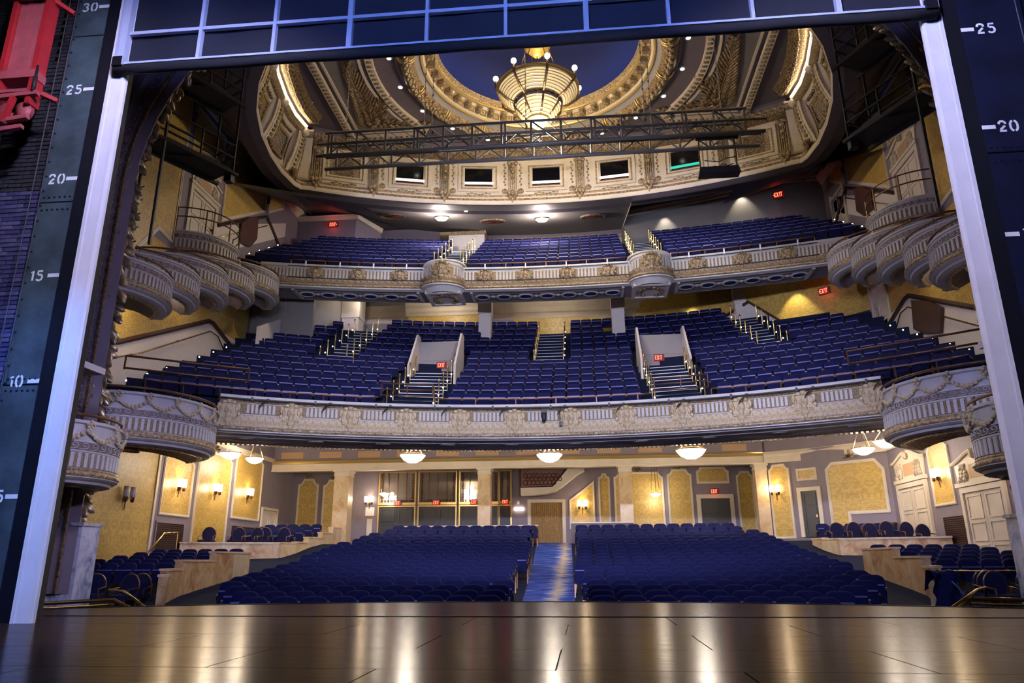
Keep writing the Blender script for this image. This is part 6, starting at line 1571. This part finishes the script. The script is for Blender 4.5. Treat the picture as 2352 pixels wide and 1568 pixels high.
spk = empty('hanging_speaker',(6.72,15.6,14.35)); tag(spk,'black speaker bar hanging below the right part of the truss','speaker')
mk('cabinet', M().hexa([(-.75,-.2,-.12),(.72,-.2,-.12),(.72,.25,-.12),(-.75,.25,-.12),(-.70,-.16,.16),(.68,-.16,.16),(.68,.22,.16),(-.70,.22,.16)]),'blackcloth',spk)
mk('hang_bar', M().box(-.75,-.05,1.36,.8,.05,1.45),'darkmetal',spk)
for x in (-.66,.64): mk('hang_strap', M().tube([(x,0,.1),(x*1.03,0,.8),(x*.98,0,1.4)],.03,5),'darkmetal',spk)
mk('loose_cable', M().tube([(-.5,0,.5),(0,0,.42),(.3,0,.55),(.62,0,.6)],.02,5),'darkmetal',spk); mk('loose_cable', M().tube([(0,-.1,.16),(.1,-.1,.28),(.3,-.1,.2),(.5,-.1,.26)],.02,5),'darkmetal',spk)

# ---------------------------------------------------------------- side lighting platforms
for s in (-1,1):
    o = empty('lighting_platform',(s*11.3,9.7,9.5)); tag(o,f'black steel lighting platform with ladder rails on the {SIDE[s]} of the arch','lighting platform','side lighting platforms')
    # local frame: u along the deck (inward and back), v across
    ux, uy = s*-.46, .888; vx, vy = s*-.888, -.46
    def L3(u, v, z): return (ux*u+vx*v, uy*u+vy*v, z)
    def B3(nm, a, b, r=.028): mk(nm, M().bar(L3(*a),L3(*b),r*2),'darkmetal',o)
    for zd in (3.5,6.1):
        mk('deck', M().hexa([L3(-.1,-.5,zd),L3(2.3,-.5,zd),L3(2.3,.55,zd),L3(-.1,.55,zd),L3(-.1,-.5,zd+.08),L3(2.3,-.5,zd+.08),L3(2.3,.55,zd+.08),L3(-.1,.55,zd+.08)]),'darkmetal',o)
        for v in (-.5,.55): B3('deck_beam',(-.3,v,zd-.04),(2.5,v,zd-.04),.05)
        for zz in (.5,.95):
            B3('guard_bar',(-.1,.55,zd+zz),(2.3,.55,zd+zz)); B3('guard_bar',(2.3,-.5,zd+zz),(2.3,.55,zd+zz)); B3('guard_bar',(-.1,-.5,zd+zz),(2.3,-.5,zd+zz))
        for u in (-.1,1.1,2.3): B3('stanchion',(u,.55,zd),(u,.55,zd+1.0)); 
        for v in (-.5,): B3('stanchion',(2.3,v,zd),(2.3,v,zd+1.))
        B3('brace',(1.1,.55,zd+.1),(2.3,.0,zd+.5)); B3('brace',(0.2,-.5,zd-.04),(1.1,.55,zd-.04))
    for (u,v) in ((-.1,.55),(-.1,-.5)): B3('mast',(u,v,0),(u,v,8.2),.035)
    for (u,v) in ((2.3,.55),(2.3,-.5)): B3('mast',(u,v,3.5),(u,v,8.2),.03)
    for k in range(17): B3('ladder_rung',(-.1,-.5,.3+.45*k),(-.1,.55-.75,.3+.45*k),.014)
    for zz in (4.3,5.2,6.9,7.8): B3('side_pipe',(2.2,.1,zz),(2.75,.1,zz-.15),.02)
    mk('clamp_block', M().box(-.12,-.12,0,.12,.12,.3),'darkmetal',o).location = L3(2.3,.4,3.15)

# ---------------------------------------------------------------- back of the upper balcony
YF = lambda x: 24.2-.0195*x*x
def BZ(x, y):
    a = abs(x); k = .285 if a < 4 else .285+.075*min(1,(a-4)/9); 
    if x > 4.15: k = .47
    return min(17.55+k*(y-YF(x)), 20.7)
def ceil_rows(xs_): return [[(x,y,BZ(x,y)) for y in (YF(x)-1.2,YF(x),YF(x)+2,YF(x)+4,YF(x)+6,32.4)] for x in xs_]
bcl = struct('ceiling_balcony', M().grid(ceil_rows([-SX,-11.5,-9,-6.5,-4,-2,0,2,4.149])), 'taupe', 'low dark ceiling over the back of the upper balcony', cat='ceiling')
mk('raised_bay', M().grid(ceil_rows([4.151,6,8,10,12,SX])), 'taupe', bcl)
mk('bay_edge', M().grid([[(4.15,y,BZ(4.149,y)-.12),(4.15,y,BZ(4.151,y))] for y in (23.9,25.5,27,28.5,30,31.5)]), 'cream', bcl)
brw = struct('wall_balcony_back', M().box(-SX,31.6,16.5,SX,31.9,20.4), 'mauve', 'rear wall of the upper balcony', cat='wall')
mk('cream_band', M().box(-11,31.5,18.85,4.6,31.62,19.25),'cream',brw); mk('dentil_cornice', M().sweep([(-11.,31.5,0,-1),(4.6,31.5,0,-1)],[(0,19.22),(.06,19.25),(.1,19.34),(.1,19.42),(0,19.45)]),'gilt',brw)
pts_ = [(4.1,31.2),(4.2,30.),(6.2,29.3),(8.4,28.6),(10.4,27.7),(12.1,26.9),(14.28,26.7)]
rp_ = []
for i,(x,y) in enumerate(pts_):
    a = Vector(pts_[max(i-1,0)]); c = Vector(pts_[min(i+1,6)]); d = (c-a).normalized(); rp_.append((x,y,d.y,-d.x))
rw = struct('wall_balcony_right', M().sweep(rp_,[(0,20.6),(0,16.5)]), 'taupe', 'curved grey wall with two pools of light, right of the balcony', cat='wall')
mk('dentil_cornice', M().sweep(rp_,[(0,19.75),(.1,19.78),(.1,19.9),(.18,19.95),(.18,20.05),(0,20.1)]),'cream',rw); mk('gilt_beads', M().sweep(rp_,[(.1,19.8),(.14,19.84),(.1,19.89)]),'gilt',rw)
lw = struct('wall_balcony_left', M().box(-14.28,27.6,16.5,-10.9,27.8,19.45), 'mauve', 'mauve vestibule wall with exit sign, left of the balcony', cat='wall')
mk('cream_cornice', M().sweep([(-14.28,27.6,0,-1),(-10.8,27.6,0,-1),(-10.,29.6,.9,-.4)],[(0,19.25),(.08,19.28),(.1,19.45),(.16,19.5),(0,19.55)]),'cream',lw); mk('side_return', M().grid([[(-10.9,27.6,16.5),(-10.9,27.6,19.45)],[(-10.0,29.6,16.5),(-10.,29.6,19.3)]]),'mauve',lw)
vst = struct('wall_stair_hood', M().box(-6.0,29.8,17.2,-3.9,31.,19.0), 'wains', 'pale stair hood behind the left balcony aisle', cat='wall'); mk('hood_cornice', M().box(-6.5,29.7,19.0,-3.8,31.,19.2),'gilt',vst)
for (x,y,p,l) in ((-5.6,25.6,480,'flush ceiling lamp over the left balcony block'),(-.35,26.3,480,'flush ceiling lamp over the middle balcony block')):
    o = empty('flush_lamp',(x,y,BZ(x,y)-.03)); o.rotation_euler = (.285,0,0); tag(o,l,'ceiling lamp','flush balcony lamps')
    mk('glass_dish', M().lathe([(0,-.22),(.22,-.18),(.36,-.04),(.36,.0)],n=16),'bowl',o,True); mk('rim', M().lathe([(.36,-.05),(.40,-.03),(.4,.02)],n=16),'brass',o,True)
    lamp('POINT',(0,-.5,-.55),p*.9,(1,.86,.78),.12,parent=o,name='flush_light')
for k,(x,y) in enumerate(((-8.35,26.0),(-3.05,26.8),(2.35,26.7))):
    o = empty('ceiling_vent',(x,y,BZ(x,y)-.02)); o.rotation_euler = (.285,0,0); tag(o,['dark round ceiling vent over the left balcony block','dark round ceiling vent left of the middle lamp','dark round ceiling vent over the right of the middle block'][k],'vent','round balcony vents')
    mk('outer_ring', M().lathe([(.55,-.02),(.6,-.08),(.68,-.06),(.70,.02)],n=20),'gilt_dark',o,True); mk('grille', M().lathe([(0,-.09),(.2,-.1),(.22,-.06),(.42,-.07),(.44,-.04),(.55,-.04)],n=20),'ironred',o,True)
for k,(x,y) in enumerate(((-9.5,22.9),(-6.4,23.3),(-4.05,24.0),(-1.6,24.7),(.96,24.6),(3.3,24.4))):
    downlight(x,y,BZ(x,max(y,YF(x)+.2))-.03,f'{NTH[k]} downlight from the left under the frieze',25,'balcony downlights',90,.8)
# grazing wall spots at the right of the balcony and on the gold mezzanine walls
for (x,y,z,tx,ty,tz,p,c) in ((6.3,28.9,19.6,6.35,29.1,17.6,200,(1,.9,.7)),(10.2,27.4,19.9,10.3,27.6,17.9,200,(1,.9,.7)),(7.2,28.3,14.1,7.4,28.7,12.,160,(1,.85,.5)),(11.5,24.9,13.6,11.75,25.3,11,300,(1,.88,.5)),(-12.2,23.4,13.9,-11.9,23.9,11.0,130,(1,.88,.8))):
    lamp('SPOT',(x,y,z),p,c,.06,(tx,ty,tz),75,.6,name='wall_spot')
for k,(x,y,z,p) in enumerate(((-5.6,27.2,14.3,110),(.2,27.5,14.35,110),(-9.9,26.5,14.2,40))):
    o = empty('flush_lamp',(x,y,z)); tag(o,['flush lamp over the gold block at the mezzanine back','flush lamp over the upper centre aisle','small flush lamp over the upper left aisle'][k],'ceiling lamp','flush mezzanine lamps')
    mk('glass_dish', M().lathe([(0,-.14),(.16,-.11),(.26,-.02),(.26,.0)],n=14),'bowl',o,True); mk('rim', M().lathe([(.26,-.03),(.3,-.02),(.3,.02)],n=14),'brass',o,True)
    lamp('POINT',(0,-.1,-.3),p,(1,.84,.66),.12,parent=o,name='flush_light')
# mezzanine-rear exit doors
door(WM, -3.3,-2.45,12.1,13.4,'door','cream','dark doorway at the back of the mezzanine by the exit sign',.1,1)
# low house-light fixtures lighting the mezzanine side walls under the upper boxes
for s in (-1,1):
    lamp('POINT',(s*13.2,13.2,9.4) if s<0 else (13.2,13.2,9.4),90,(1,.82,.55),.2,name='box_soffit_light'); lamp('POINT',(s*13.3,16.6,11.),70,(1,.82,.55),.2,name='box_soffit_light')
